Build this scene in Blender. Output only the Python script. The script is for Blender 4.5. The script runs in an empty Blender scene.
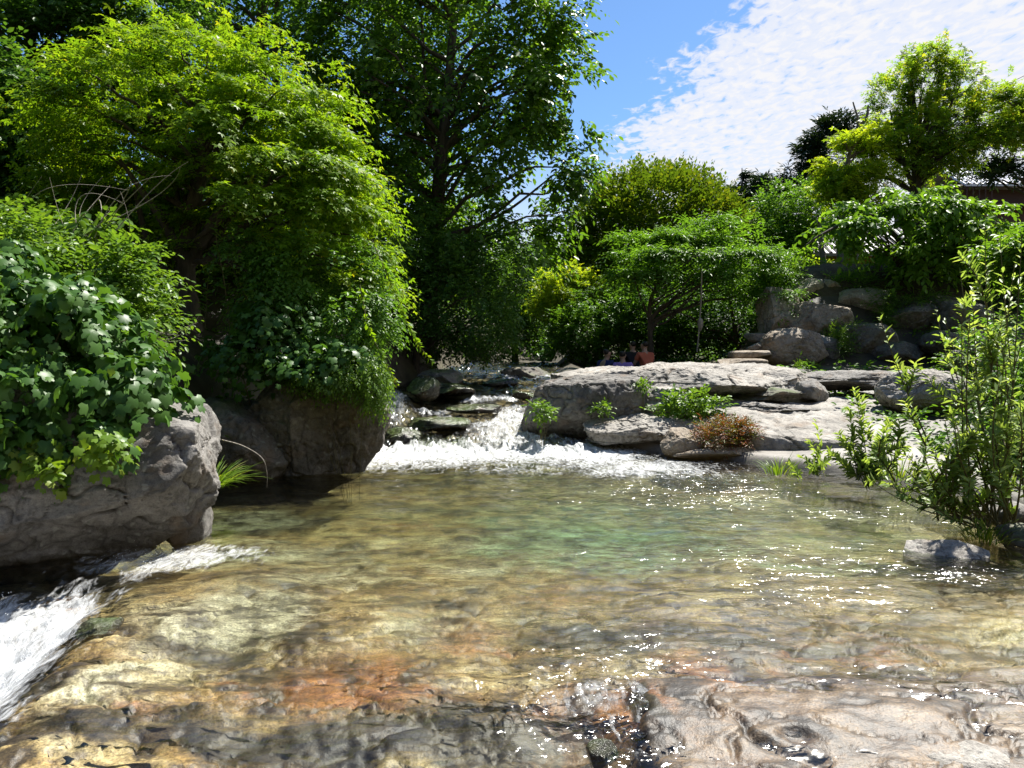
import bpy, bmesh, math
import numpy as np
from mathutils import Vector

R = np.random.default_rng(11)
scene = bpy.context.scene
COL = scene.collection

# ------------------------------------------------------------------ camera
F = 760.0
CAMZ = 1.5
TILT = math.atan(34.0 / F)
cam_d = bpy.data.cameras.new("camera")
cam_d.sensor_width = 36.0
cam_d.lens = F / 1024.0 * 36.0
cam_d.clip_end = 3000.0
cam = bpy.data.objects.new("camera", cam_d)
cam.location = (0, 0, CAMZ)
cam.rotation_euler = (math.pi / 2 - TILT, 0, 0)
COL.objects.link(cam)
scene.camera = cam

# ------------------------------------------------------------------ sky and sun
SUN_EL, SUN_AZ = math.radians(57), math.radians(38)      # azimuth from +Y towards +X
w = bpy.data.worlds.new("World")
scene.world = w
w.use_nodes = True
nt = w.node_tree
nt.nodes.clear()


def N(tree, kind, **kw):
    n = tree.nodes.new(kind)
    for k, v in kw.items():
        if k.startswith("i_"):
            key = k[2:]
            n.inputs[int(key) if key.isdigit() else key.replace("_", " ")].default_value = v
        else:
            setattr(n, k, v)
    return n


def math_n(tree, op, a, b=None, c=None, clamp=False):
    n = tree.nodes.new("ShaderNodeMath")
    n.operation = op
    n.use_clamp = clamp
    for i, v in enumerate((a, b, c)):
        if v is None:
            continue
        if isinstance(v, (int, float)):
            n.inputs[i].default_value = v
        else:
            tree.links.new(v, n.inputs[i])
    return n.outputs[0]


def ramp(tree, fac, stops, interp='LINEAR'):
    n = tree.nodes.new("ShaderNodeValToRGB")
    n.color_ramp.interpolation = interp
    el = n.color_ramp.elements
    while len(el) > 1:
        el.remove(el[-1])
    for i, (p, c) in enumerate(stops):
        e = el[0] if i == 0 else el.new(p)
        e.position = p
        e.color = (*c, 1) if len(c) == 3 else c
    if fac is not None:
        tree.links.new(fac, n.inputs[0])
    return n.outputs[0]


def mixc(tree, fac, a, b, mode='MIX'):
    n = tree.nodes.new("ShaderNodeMix")
    n.data_type = 'RGBA'
    n.blend_type = mode
    n.clamp_factor = True
    for sock, v in ((n.inputs[0], fac), (n.inputs[6], a), (n.inputs[7], b)):
        if isinstance(v, (int, float)):
            sock.default_value = v
        elif isinstance(v, tuple):
            sock.default_value = (*v, 1) if len(v) == 3 else v
        else:
            tree.links.new(v, sock)
    return n.outputs[2]


sky = N(nt, "ShaderNodeTexSky", sky_type='NISHITA', sun_disc=False, sun_elevation=SUN_EL, sun_rotation=SUN_AZ,
        air_density=1.0, dust_density=0.3, ozone_density=1.5, altitude=100.0)
tc = N(nt, "ShaderNodeTexCoord")
sep = N(nt, "ShaderNodeSeparateXYZ")
nt.links.new(tc.outputs["Generated"], sep.inputs[0])
zz = math_n(nt, 'MAXIMUM', sep.outputs[2], 0.03)
u = math_n(nt, 'DIVIDE', sep.outputs[0], zz)
v = math_n(nt, 'DIVIDE', sep.outputs[1], zz)
comb = N(nt, "ShaderNodeCombineXYZ")
nt.links.new(u, comb.inputs[0])
nt.links.new(v, comb.inputs[1])
mp = N(nt, "ShaderNodeMapping")
mp.inputs["Rotation"].default_value = (0, 0, 0.5)
mp.inputs["Scale"].default_value = (1.0, 0.6, 1)
nt.links.new(comb.outputs[0], mp.inputs[0])
n_big = N(nt, "ShaderNodeTexNoise", i_Scale=1.6, i_Detail=4.0, i_Roughness=0.55)
n_rip = N(nt, "ShaderNodeTexNoise", i_Scale=22.0, i_Detail=5.0, i_Roughness=0.55, i_Distortion=0.5)
nt.links.new(comb.outputs[0], n_big.inputs["Vector"])
nt.links.new(mp.outputs[0], n_rip.inputs["Vector"])
# the cloud sheet's edge: u = 0.652 - 0.0687 (v - 2.17) on the cloud plane
edge = math_n(nt, 'ADD', u, math_n(nt, 'MULTIPLY_ADD', v, 0.0687, -0.801))
edge = math_n(nt, 'ADD', edge, math_n(nt, 'MULTIPLY_ADD', n_big.outputs[0], 0.7, -0.35))
rip = math_n(nt, 'MULTIPLY_ADD', n_rip.outputs[0], 2.6, -1.3)
body = math_n(nt, 'MULTIPLY_ADD', edge, 3.0, 0.15)
body = math_n(nt, 'MINIMUM', body, math_n(nt, 'MULTIPLY_ADD', edge, 0.09, 0.66))
cl = math_n(nt, 'MULTIPLY_ADD', rip, .85, body)
cl = ramp(nt, cl, [(0.0, (0, 0, 0)), (0.55, (0.8, 0.8, 0.8)), (1.0, (1, 1, 1))], 'EASE')
# thin white air low over the horizon and a loose patch straight ahead
low = math_n(nt, 'MULTIPLY_ADD', v, 0.22, -0.75, clamp=True)
cl2 = math_n(nt, 'MAXIMUM', cl, math_n(nt, 'MULTIPLY', low, 0.85))
bg1 = N(nt, "ShaderNodeBackground", i_Strength=0.066)
skyc = mixc(nt, 1.0, sky.outputs[0], (0.66, 0.87, 1.08), 'MULTIPLY')
nt.links.new(skyc, bg1.inputs[0])
bg2 = N(nt, "ShaderNodeBackground", i_Strength=0.42)
bg2.inputs[0].default_value = (0.97, 0.97, 1.0, 1)
ms = N(nt, "ShaderNodeMixShader")
nt.links.new(cl2, ms.inputs[0])
nt.links.new(bg1.outputs[0], ms.inputs[1])
nt.links.new(bg2.outputs[0], ms.inputs[2])
wo = N(nt, "ShaderNodeOutputWorld")
nt.links.new(ms.outputs[0], wo.inputs[0])

sun_d = bpy.data.lights.new("sun", 'SUN')
sun_d.energy = 5.0
sun_d.angle = math.radians(0.53)
sun_d.color = (1.0, 0.96, 0.88)
sun = bpy.data.objects.new("sun", sun_d)
sdir = Vector((math.sin(SUN_AZ) * math.cos(SUN_EL), math.cos(SUN_AZ) * math.cos(SUN_EL), math.sin(SUN_EL)))
sun.rotation_euler = sdir.to_track_quat('Z', 'Y').to_euler()
COL.objects.link(sun)

scene.view_settings.view_transform = 'Standard'
scene.view_settings.look = 'None'
scene.view_settings.exposure = 1.2
scene.view_settings.gamma = 1.0
scene.view_settings.use_curve_mapping = False
cy = scene.cycles
cy.use_denoising = True
cy.caustics_refractive = False
cy.caustics_reflective = False
cy.max_bounces = 7
cy.diffuse_bounces = 3
cy.glossy_bounces = 3
cy.transmission_bounces = 4
cy.transparent_max_bounces = 8
cy.sample_clamp_indirect = 6.0
cy.use_adaptive_sampling = True
cy.adaptive_threshold = 0.005

# ------------------------------------------------------------------ helpers: projection, noise, meshes


def P(px, py, Y):
    """World point at depth Y whose place in the photograph is (px, py)."""
    x, yv = (px - 512) / F, (384 - py) / F
    ct, st = math.cos(TILT), math.sin(TILT)
    d = np.array([x, ct + yv * st, -st + yv * ct])
    return np.array([0, 0, CAMZ]) + d * (Y / d[1])


def G(px, py, z=0.0):
    """World point on the level plane z seen at (px, py)."""
    x, yv = (px - 512) / F, (384 - py) / F
    ct, st = math.cos(TILT), math.sin(TILT)
    d = np.array([x, ct + yv * st, -st + yv * ct])
    return np.array([0, 0, CAMZ]) + d * ((z - CAMZ) / d[2])


def _h(ix, iy, iz, seed):
    h = (ix.astype(np.int64) * 374761393 + iy.astype(np.int64) * 668265263 + iz.astype(np.int64) * 2147483647 + seed * 974634777)
    h = (h ^ (h >> 13)) * 1274126177
    h &= 0xffffffff
    h = (h ^ (h >> 16)) * 2246822519 & 0xffffffff
    return (h ^ (h >> 15)) & 0xffffffff


def noise3(p, seed=0):
    p = np.asarray(p, float)
    i = np.floor(p).astype(np.int64)
    f = p - i
    uu = f * f * f * (f * (f * 6 - 15) + 10)
    out = np.zeros(len(p))
    for dx in (0, 1):
        for dy in (0, 1):
            for dz in (0, 1):
                h = _h(i[:, 0] + dx, i[:, 1] + dy, i[:, 2] + dz, seed)
                g = np.stack([(h & 1023) / 511.5 - 1, ((h >> 10) & 1023) / 511.5 - 1, ((h >> 20) & 1023) / 511.5 - 1], 1)
                val = g[:, 0] * (f[:, 0] - dx) + g[:, 1] * (f[:, 1] - dy) + g[:, 2] * (f[:, 2] - dz)
                wgt = (uu[:, 0] if dx else 1 - uu[:, 0]) * (uu[:, 1] if dy else 1 - uu[:, 1]) * (uu[:, 2] if dz else 1 - uu[:, 2])
                out += val * wgt
    return out


def fbm(p, octv=4, seed=0, gain=0.5, lac=2.03):
    a, o, p = 1.0, 0.0, np.asarray(p, float)
    for k in range(octv):
        o = o + a * noise3(p, seed + k * 17)
        a *= gain
        p = p * lac + 3.7
    return o


def ss(a, b, x):
    t = np.clip((x - a) / (b - a), 0, 1)
    return t * t * (3 - 2 * t)


def nrm(a):
    return a / np.maximum(np.linalg.norm(a, axis=-1, keepdims=True), 1e-9)


def new_mesh(name, verts, loops, starts, smooth=True, fattr=None, vattr=None):
    me = bpy.data.meshes.new(name)
    verts = np.ascontiguousarray(verts, np.float32)
    me.vertices.add(len(verts))
    me.vertices.foreach_set("co", verts.ravel())
    me.loops.add(len(loops))
    me.loops.foreach_set("vertex_index", np.ascontiguousarray(loops, np.int32))
    me.polygons.add(len(starts))
    me.polygons.foreach_set("loop_start", np.ascontiguousarray(starts, np.int32))
    me.update(calc_edges=True)
    me.validate()
    me.polygons.foreach_set("use_smooth", np.full(len(me.polygons), smooth, bool))
    for dct, dom in ((fattr, 'FACE'), (vattr, 'POINT')):
        for k, val in (dct or {}).items():
            at = me.attributes.new(k, 'FLOAT', dom)
            at.data.foreach_set("value", np.ascontiguousarray(val, np.float32))
    return me


def link(name, me, mat, parent=None):
    o = bpy.data.objects.new(name, me)
    if mat is not None:
        me.materials.append(mat)
    COL.objects.link(o)
    if parent is not None:
        o.parent = parent
        o.matrix_parent_inverse.identity()
        o.location = tuple(-c for c in parent.location)    # meshes carry world coordinates
    return o


def tag(o, label=None, cat=None, group=None, kind=None):
    for k, val in (("label", label), ("category", cat), ("group", group), ("kind", kind)):
        if val:
            o[k] = val
    return o


def thing(name, loc, label, cat, group=None):
    o = bpy.data.objects.new(name, None)
    o.empty_display_size = 0.2
    o.location = tuple(float(c) for c in loc)
    COL.objects.link(o)
    return tag(o, label, cat, group)


class Geo:
    """Collects vertices and polygons, with one float per face."""

    def __init__(self):
        self.v, self.l, self.s, self.r, self.nv, self.nl = [], [], [], [], 0, 0

    def add(self, v, faces, rnd=0.5):
        v = np.asarray(v, float)
        faces = np.asarray(faces)
        m, k = faces.shape
        self.v.append(v)
        self.l.append((faces + self.nv).ravel())
        self.s.append(self.nl + np.arange(m) * k)
        self.r.append(np.full(m, rnd) if np.isscalar(rnd) else np.asarray(rnd))
        self.nv += len(v)
        self.nl += m * k

    def build(self, name, mat, parent=None, smooth=True):
        me = new_mesh(name, np.concatenate(self.v), np.concatenate(self.l), np.concatenate(self.s), smooth,
                      {"rnd": np.concatenate(self.r)})
        return link(name, me, mat, parent)


def tube(geo, pts, radii, sides=8, rnd=0.5, rough=0.0, seed=0):
    pts = np.asarray(pts, float)
    n = len(pts)
    radii = np.broadcast_to(np.asarray(radii, float), (n,))
    tan = nrm(np.gradient(pts, axis=0))
    ref = np.array([0.31, 0.95, 0.05]) if abs(tan[0] @ np.array([0.31, 0.95, 0.05])) < 0.9 else np.array([1.0, 0, 0])
    side = nrm(np.cross(tan, ref))
    up = np.cross(side, tan)
    a = np.arange(sides) / sides * 2 * np.pi
    ring = side[:, None, :] * np.cos(a)[None, :, None] + up[:, None, :] * np.sin(a)[None, :, None]
    v = (pts[:, None, :] + ring * radii[:, None, None]).reshape(-1, 3)
    if rough:
        v = v + (ring.reshape(-1, 3) * (fbm(v * 4, 3, seed) * rough * np.repeat(radii, sides))[:, None])
    i = np.arange(n - 1)[:, None] * sides
    j = np.arange(sides)[None, :]
    j2 = (j + 1) % sides
    f = np.stack([i + j, i + j2, i + sides + j2, i + sides + j], -1).reshape(-1, 4)
    geo.add(v, f, rnd)
    tri = np.array([[(n - 1) * sides + q, (n - 1) * sides + (q + 1) % sides, (n - 1) * sides + sides // 2] for q in range(sides)])
    tri = tri[[len(set(t)) == 3 for t in tri.tolist()]]
    if len(tri):
        geo.add(v, tri, rnd)


def bez(a, b, c, n=12):
    t = np.linspace(0, 1, n)[:, None]
    a, b, c = (np.asarray(q, float) for q in (a, b, c))
    return (1 - t) ** 2 * a + 2 * t * (1 - t) * b + t * t * c


def spline(pts, n=24):
    """Catmull-Rom through the points."""
    p = np.asarray(pts, float)
    p = np.vstack([2 * p[0] - p[1], p, 2 * p[-1] - p[-2]])
    out = []
    seg = len(p) - 3
    for t in np.linspace(0, seg - 1e-6, n):
        i = int(t)
        f = t - i
        p0, p1, p2, p3 = p[i:i + 4]
        out.append(0.5 * (2 * p1 + (p2 - p0) * f + (2 * p0 - 5 * p1 + 4 * p2 - p3) * f * f + (3 * p1 - p0 - 3 * p2 + p3) * f ** 3))
    return np.array(out)


# ------------------------------------------------------------------ leaves
LEAF = {
    'rhomb': (np.array([[0, 0, 0], [.27, .42, .06], [0, 1, -.06], [-.27, .42, .06]]), np.array([[0, 1, 2], [0, 2, 3]])),
    'oval': (np.array([[0, 0, 0], [.2, .22, .05], [.25, .58, .06], [0, 1, -.08], [-.25, .58, .06], [-.2, .22, .05]]),
             np.array([[0, 1, 2, 3], [0, 3, 4, 5]])),
    'willow': (np.array([[0, 0, 0], [.085, .25, .02], [.1, .55, .0], [0, 1, -.12], [-.1, .55, .0], [-.085, .25, .02]]),
               np.array([[0, 1, 2, 3], [0, 3, 4, 5]])),
}


def _palm(lobes, wid, zt=-.05):
    v, f = [], []
    for a, ln in lobes:
        a = math.radians(a)
        d = np.array([math.sin(a), math.cos(a)])
        s = np.array([d[1], -d[0]])
        b = len(v)
        for along, across, z in ((0, 0, 0), (.45, wid, .04), (1, 0, zt), (.45, -wid, .04)):
            q = d * along * ln + s * across * ln + np.array([0, .15])
            v.append([q[0], q[1], z])
        f.append([b, b + 1, b + 2, b + 3])
    return np.array(v), np.array(f)


LEAF['lance'] = (np.array([[0, 0, 0], [.13, .25, .03], [.15, .55, .02], [0, 1, -.14], [-.15, .55, .02], [-.13, .25, .03]]), np.array([[0, 1, 2, 3], [0, 3, 4, 5]]))
LEAF['maple3'] = _palm([(-62, .72), (0, .85), (62, .72)], .2)
LEAF['maple5'] = _palm([(-100, .55), (-48, .78), (0, .85), (48, .78), (100, .55)], .19)
_ang = np.radians([180, 150, 118, 95, 72, 50, 32, 14, 0, -14, -32, -50, -72, -95, -118, -150])
_rad = np.array([.28, .52, .6, .44, .58, .62, .42, .52, .64, .52, .42, .62, .58, .44, .6, .52])
_o = np.stack([np.sin(_ang) * _rad, np.cos(_ang) * _rad + .45, -.10 * (_rad / .6) ** 2], 1)
LEAF['broad'] = (np.vstack([[0, .42, .03], _o]), np.array([[0, 1 + i, 1 + (i + 1) % 16] for i in range(16)]))


def rvec(n, k=3):
    return R.normal(size=(n, k))


def add_leaves(geo, tpl, pos, axis, normal, size, rnd):
    T, Fc = LEAF[tpl]
    n = len(pos)
    axis = nrm(axis)
    side = nrm(np.cross(axis, normal))
    normal = np.cross(side, axis)
    V = pos[:, None, :] + size[:, None, None] * (T[None, :, 0:1] * side[:, None, :] + T[None, :, 1:2] * axis[:, None, :]
                                               + T[None, :, 2:3] * normal[:, None, :])
    k = len(T)
    FF = (Fc[None, :, :] + (np.arange(n) * k)[:, None, None]).reshape(-1, Fc.shape[1])
    geo.add(V.reshape(-1, 3), FF, np.repeat(rnd, len(Fc)))


def sprays(geo, tpl, start, d, L, nL, size, angle=55, droop=.25, jit=.3, hang=0.0, t0=.12, rnd_base=None, rnd_amp=.5):
    """Leaves set alternately along drooping twigs."""
    T = len(start)
    d = nrm(d)
    L = np.broadcast_to(np.asarray(L, float), (T,))
    t = np.linspace(t0, 1, nL)[None, :] * np.ones((T, 1))
    t = t + R.uniform(-.04, .04, t.shape)
    pos = start[:, None, :] + d[:, None, :] * (L[:, None] * t)[:, :, None]
    pos[:, :, 2] -= droop * L[:, None] * t ** 2
    tan = np.repeat(d[:, None, :], nL, 1).copy()
    tan[:, :, 2] -= 2 * droop * t
    tan = nrm(tan).reshape(-1, 3)
    side = np.cross(tan, np.array([0, 0, 1.0]))
    side = nrm(side + 1e-4)
    up = np.cross(side, tan)
    sgn = np.where(np.arange(nL) % 2 == 0, 1.0, -1.0)
    sgn[-1] = 0.15
    sgn = np.tile(sgn, T)[:, None]
    a = math.radians(angle)
    ax = tan * np.where(np.abs(sgn) < .5, 1, math.cos(a)) + side * sgn * math.sin(a) + rvec(T * nL) * jit * .5
    ax[:, 2] -= hang
    nm = up + rvec(T * nL) * jit
    sz = size * R.uniform(.55, 1.3, T * nL)
    rb = R.uniform(0, 1, T) if rnd_base is None else rnd_base
    rn = np.clip(np.repeat(rb, nL) * (1 - rnd_amp) + R.uniform(0, 1, T * nL) * rnd_amp, 0, 1)
    add_leaves(geo, tpl, pos.reshape(-1, 3), ax, nm, sz, rn)


def blob_pts(blobs, n, shell=.55, zmin=-2.0, freq=1.0, thr=-.1, seed=0, up_bias=0.0, cut=None):
    """Twig starts scattered in ellipsoids: (px, py, Y, rx_px, ry_px, depth radius m)."""
    out_s, out_d = [], []
    area = np.array([(b[3] * b[4] + b[3] * b[5] / b[2] * F + b[4] * b[5] / b[2] * F) for b in blobs], float)
    cnt = np.maximum((n * area / area.sum() * 1.0).astype(int), 6)
    for b, m in zip(blobs, cnt):
        c = P(b[0], b[1], b[2])
        rad = np.array([b[3] / F * b[2], b[5], b[4] / F * b[2]])
        got = 0
        for _ in range(12):
            dr = nrm(rvec(m * 3))
            dr[:, 2] += up_bias * R.uniform(0, 1, len(dr))
            dr = nrm(dr)
            rr = 1 - (1 - shell) * R.uniform(0, 1, len(dr)) ** 1.3
            s = c + dr * rad * (rr * (1 + .28 * fbm(dr * 2.8 + seed, 3, seed + 40)))[:, None]
            keep = (fbm(s * freq, 3, seed) > thr) & (dr[:, 2] * rr > zmin)
            if cut is not None:
                keep &= cut(dr, rr)
            s, q = s[keep], dr[keep]
            take = min(len(s), m - got)
            out_s.append(s[:take])
            out_d.append(nrm(q[:take] / rad))
            got += take
            if got >= m:
                break
    return np.concatenate(out_s), np.concatenate(out_d)


# ------------------------------------------------------------------ materials
def new_mat(name):
    m = bpy.data.materials.new(name)
    m.use_nodes = True
    t = m.node_tree
    t.nodes.clear()
    out = t.nodes.new("ShaderNodeOutputMaterial")
    return m, t, out


def leaf_mat(name, stops, trans=.45, gloss=.25, rough=.42, tboost=(1.4, 1.3, .5)):
    m, t, out = new_mat(name)
    at = N(t, "ShaderNodeAttribute", attribute_name="rnd")
    col = ramp(t, at.outputs["Fac"], stops)
    pb = N(t, "ShaderNodeBsdfPrincipled", i_Roughness=rough)
    pb.inputs["Specular IOR Level"].default_value = gloss
    t.links.new(col, pb.inputs["Base Color"])
    tr = N(t, "ShaderNodeBsdfTranslucent")
    t.links.new(mixc(t, 1.0, col, tboost, 'MULTIPLY'), tr.inputs[0])
    mx = N(t, "ShaderNodeMixShader")
    mx.inputs[0].default_value = trans
    t.links.new(pb.outputs[0], mx.inputs[1])
    t.links.new(tr.outputs[0], mx.inputs[2])
    t.links.new(mx.outputs[0], out.inputs[0])
    return m


M = {}
M['maple'] = leaf_mat("maple_leaf", [(0, (.09, .19, .012)), (.5, (.165, .30, .018)), (.9, (.26, .36, .022)), (1, (.40, .33, .02))], .57, .2)
M['oak'] = leaf_mat("oak_leaf", [(0, (.045, .11, .016)), (.6, (.09, .195, .022)), (.85, (.15, .28, .03)), (1, (.24, .38, .05))], .52, .3, .38)
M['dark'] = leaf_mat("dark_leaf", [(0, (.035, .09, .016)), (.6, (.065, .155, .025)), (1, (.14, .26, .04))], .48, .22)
M['bushgreen'] = leaf_mat("bush_leaf", [(0, (.06, .14, .02)), (.6, (.10, .22, .028)), (1, (.17, .31, .04))], .48, .22)
M['yellow'] = leaf_mat("yellow_leaf", [(0, (.15, .26, .02)), (.6, (.28, .40, .025)), (1, (.46, .48, .035))], .62, .15)
M['dome'] = leaf_mat("dome_leaf", [(0, (.05, .10, .012)), (.6, (.10, .17, .014)), (1, (.22, .24, .018))], .4, .15)
M['feather'] = leaf_mat("feather_leaf", [(0, (.07, .16, .02)), (.6, (.12, .26, .03)), (1, (.18, .33, .04))], .5, .2)
M['turning'] = leaf_mat("turning_leaf", [(0, (.10, .20, .022)), (.55, (.19, .32, .03)), (.85, (.34, .38, .035)), (1, (.44, .30, .06))], .62, .15)
M['walnut'] = leaf_mat("walnut_leaf", [(0, (.07, .16, .02)), (.6, (.13, .26, .03)), (1, (.20, .35, .04))], .52, .2)
M['vine'] = leaf_mat("vine_leaf", [(0, (.04, .10, .018)), (.6, (.07, .165, .028)), (.92, (.11, .22, .04)), (1, (.22, .30, .03))], .38, .28, .42)
M['shrub'] = leaf_mat("shrub_leaf", [(0, (.07, .15, .02)), (.6, (.12, .23, .03)), (1, (.2, .32, .04))], .45, .3)
M['willow'] = leaf_mat("willow_leaf", [(0, (.10, .18, .03)), (.6, (.25, .37, .11)), (1, (.42, .52, .2))], .5, .3, .4)
M['pine'] = leaf_mat("pine_needle", [(0, (.015, .035, .015)), (1, (.04, .075, .03))], .15, .2)
M['grass'] = leaf_mat("grass_blade", [(0, (.09, .17, .02)), (.7, (.16, .27, .025)), (1, (.28, .30, .06))], .42, .2)
M['redbush'] = leaf_mat("red_stem_leaf", [(0, (.07, .12, .025)), (.3, (.12, .15, .03)), (.6, (.20, .08, .04)), (1, (.26, .07, .055))], .35, .2)


def bark_mat(name, a, b, sc=14):
    m, t, out = new_mat(name)
    tcn = N(t, "ShaderNodeTexCoord")
    mpn = N(t, "ShaderNodeMapping")
    mpn.inputs["Scale"].default_value = (1, 1, .25)
    t.links.new(tcn.outputs["Object"], mpn.inputs[0])
    no = N(t, "ShaderNodeTexNoise", i_Scale=float(sc), i_Detail=7.0, i_Roughness=.65)
    t.links.new(mpn.outputs[0], no.inputs["Vector"])
    pb = N(t, "ShaderNodeBsdfPrincipled", i_Roughness=.9)
    t.links.new(ramp(t, no.outputs[0], [(.3, a), (.7, b)]), pb.inputs["Base Color"])
    bp = N(t, "ShaderNodeBump", i_Strength=.7, i_Distance=.03)
    t.links.new(no.outputs[0], bp.inputs["Height"])
    t.links.new(bp.outputs[0], pb.inputs["Normal"])
    t.links.new(pb.outputs[0], out.inputs[0])
    return m


M['bark'] = bark_mat("bark_dark", (.03, .025, .018), (.11, .09, .07))
M['barkg'] = bark_mat("bark_grey", (.08, .065, .05), (.22, .18, .15))
M['twig'] = bark_mat("dry_twig", (.22, .19, .15), (.42, .38, .32), 30)
M['stem'] = bark_mat("green_stem", (.08, .08, .03), (.16, .14, .06), 30)


def rock_mat(name, dark, mid, light, wet=False, moss=0.0, crack=.5):
    m, t, out = new_mat(name)
    vec = N(t, "ShaderNodeNewGeometry").outputs["Position"]
    n1 = N(t, "ShaderNodeTexNoise", i_Scale=1.7, i_Detail=9.0, i_Roughness=.62, i_Distortion=.4)
    n2 = N(t, "ShaderNodeTexNoise", i_Scale=22.0, i_Detail=6.0, i_Roughness=.7)
    n3 = N(t, "ShaderNodeTexNoise", i_Scale=95.0, i_Detail=3.0, i_Roughness=.7)
    vo = N(t, "ShaderNodeTexVoronoi", feature='DISTANCE_TO_EDGE', i_Scale=1.5)
    wv = N(t, "ShaderNodeTexNoise", i_Scale=2.5, i_Detail=6.0)
    t.links.new(vec, wv.inputs["Vector"])
    wmix = mixc(t, .45, vec, wv.outputs["Color"], 'ADD')
    t.links.new(wmix, vo.inputs["Vector"])
    for q in (n1, n2, n3):
        t.links.new(vec, q.inputs["Vector"])
    base = ramp(t, n1.outputs[0], [(.28, dark), (.46, mid), (.68, light)])
    sp = ramp(t, n2.outputs[0], [(.3, (.38, .36, .34)), (.48, (1, 1, 1)), (.72, (1.3, 1.28, 1.25))])
    c = mixc(t, .8, base, sp, 'MULTIPLY')
    c = mixc(t, .55, c, ramp(t, n3.outputs[0], [(.32, (.45, .43, .42)), (.5, (1, 1, 1)), (.7, (1.3, 1.28, 1.25))]), 'MULTIPLY')
    # lichen spots and iron stains
    li = N(t, "ShaderNodeTexVoronoi", i_Scale=9.0)
    t.links.new(wmix, li.inputs["Vector"])
    lm = ramp(t, li.outputs["Distance"], [(.12, (1, 1, 1)), (.26, (0, 0, 0))])
    c = mixc(t, math_n(t, 'MULTIPLY', lm, .35), c, (.42, .43, .38))
    rn = N(t, "ShaderNodeTexNoise", i_Scale=3.2, i_Detail=5.0)
    mpr = N(t, "ShaderNodeMapping")
    mpr.inputs["Location"].default_value = (7.1, 3.3, 1.2)
    t.links.new(vec, mpr.inputs[0])
    t.links.new(mpr.outputs[0], rn.inputs["Vector"])
    c = mixc(t, math_n(t, 'MULTIPLY', ramp(t, rn.outputs[0], [(.55, (0, 0, 0)), (.72, (1, 1, 1))]), .45), c, (.20, .12, .06))
    ck = ramp(t, vo.outputs["Distance"], [(0.0, (.25, .23, .22)), (.03, (1, 1, 1))])
    c = mixc(t, crack, c, ck, 'MULTIPLY')
    if moss:
        gm = N(t, "ShaderNodeNewGeometry")
        sz = N(t, "ShaderNodeSeparateXYZ")
        t.links.new(gm.outputs["Normal"], sz.inputs[0])
        f = math_n(t, 'MULTIPLY_ADD', n1.outputs[0], 2.2, -1.35 + moss)
        f = math_n(t, 'MULTIPLY', math_n(t, 'ADD', f, math_n(t, 'MULTIPLY', sz.outputs[2], .35)), 2.0, clamp=True)
        c = mixc(t, f, c, (.06, .09, .02))
    pb = N(t, "ShaderNodeBsdfPrincipled", i_Roughness=.22 if wet else .85)
    t.links.new(c, pb.inputs["Base Color"])
    h = math_n(t, 'ADD', math_n(t, 'MULTIPLY', n2.outputs[0], .6), math_n(t, 'MULTIPLY', n3.outputs[0], .25))
    h = math_n(t, 'ADD', h, math_n(t, 'MULTIPLY', ramp(t, vo.outputs["Distance"], [(0.0, (0, 0, 0)), (.035, (1, 1, 1))]), .5 * crack))
    bp = N(t, "ShaderNodeBump", i_Strength=.75, i_Distance=.035)
    t.links.new(h, bp.inputs["Height"])
    t.links.new(bp.outputs[0], pb.inputs["Normal"])
    t.links.new(pb.outputs[0], out.inputs[0])
    return m


M['granite'] = rock_mat("granite", (.12, .112, .10), (.26, .242, .216), (.38, .36, .325))
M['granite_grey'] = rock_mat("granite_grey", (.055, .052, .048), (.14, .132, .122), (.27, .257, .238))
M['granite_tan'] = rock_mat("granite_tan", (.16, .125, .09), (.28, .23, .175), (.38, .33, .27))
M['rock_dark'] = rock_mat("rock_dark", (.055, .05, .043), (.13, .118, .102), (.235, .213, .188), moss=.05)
M['rock_wet'] = rock_mat("rock_wet", (.012, .011, .009), (.035, .032, .026), (.08, .07, .055), wet=True, moss=.2)
M['bank_rock'] = rock_mat("bank_rock", (.13, .12, .10), (.27, .25, .21), (.40, .37, .32), moss=.05)


# ------------------------------------------------------------------ terrain
YK = [-6, 2, 4, 5.5, 7, 9.5, 11.5, 13, 17, 22, 30, 60, 400]
XL = [-5.5, -4.6, -4.0, -3.4, -3.2, -2.7, -2.7, -2.5, -1.7, -1.2, 0, 2, 8]
YR = [-6, 2, 5, 6.5, 8, 9.3, 10.5, 11.5, 13, 17, 22, 30, 60, 400]
XR = [6.5, 5.4, 4.7, 4.3, 4.4, 3.6, 2.3, 1.3, .7, .7, 1.0, 2, 4, 10]


def level(x, y):
    """Stream surface without waves."""
    z = np.interp(y, [11.0, 11.6, 12.3, 12.9, 13.6, 14.6, 15.3, 17, 22, 60], [0, .08, .16, .27, .35, .48, .66, .9, 1.05, 1.6])
    side = ss(-1.45, -2.1, x) * ss(11.9, 13.1, y)
    z = z + side * .34 * (1 - ss(13.6, 16, y))
    chute = ss(-2.1, -2.7, x + .15 * (y - 3.35)) * ss(5.6, 3.4, y)
    return z - .30 * chute - .06 * ss(3.4, 2.2, y)


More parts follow.
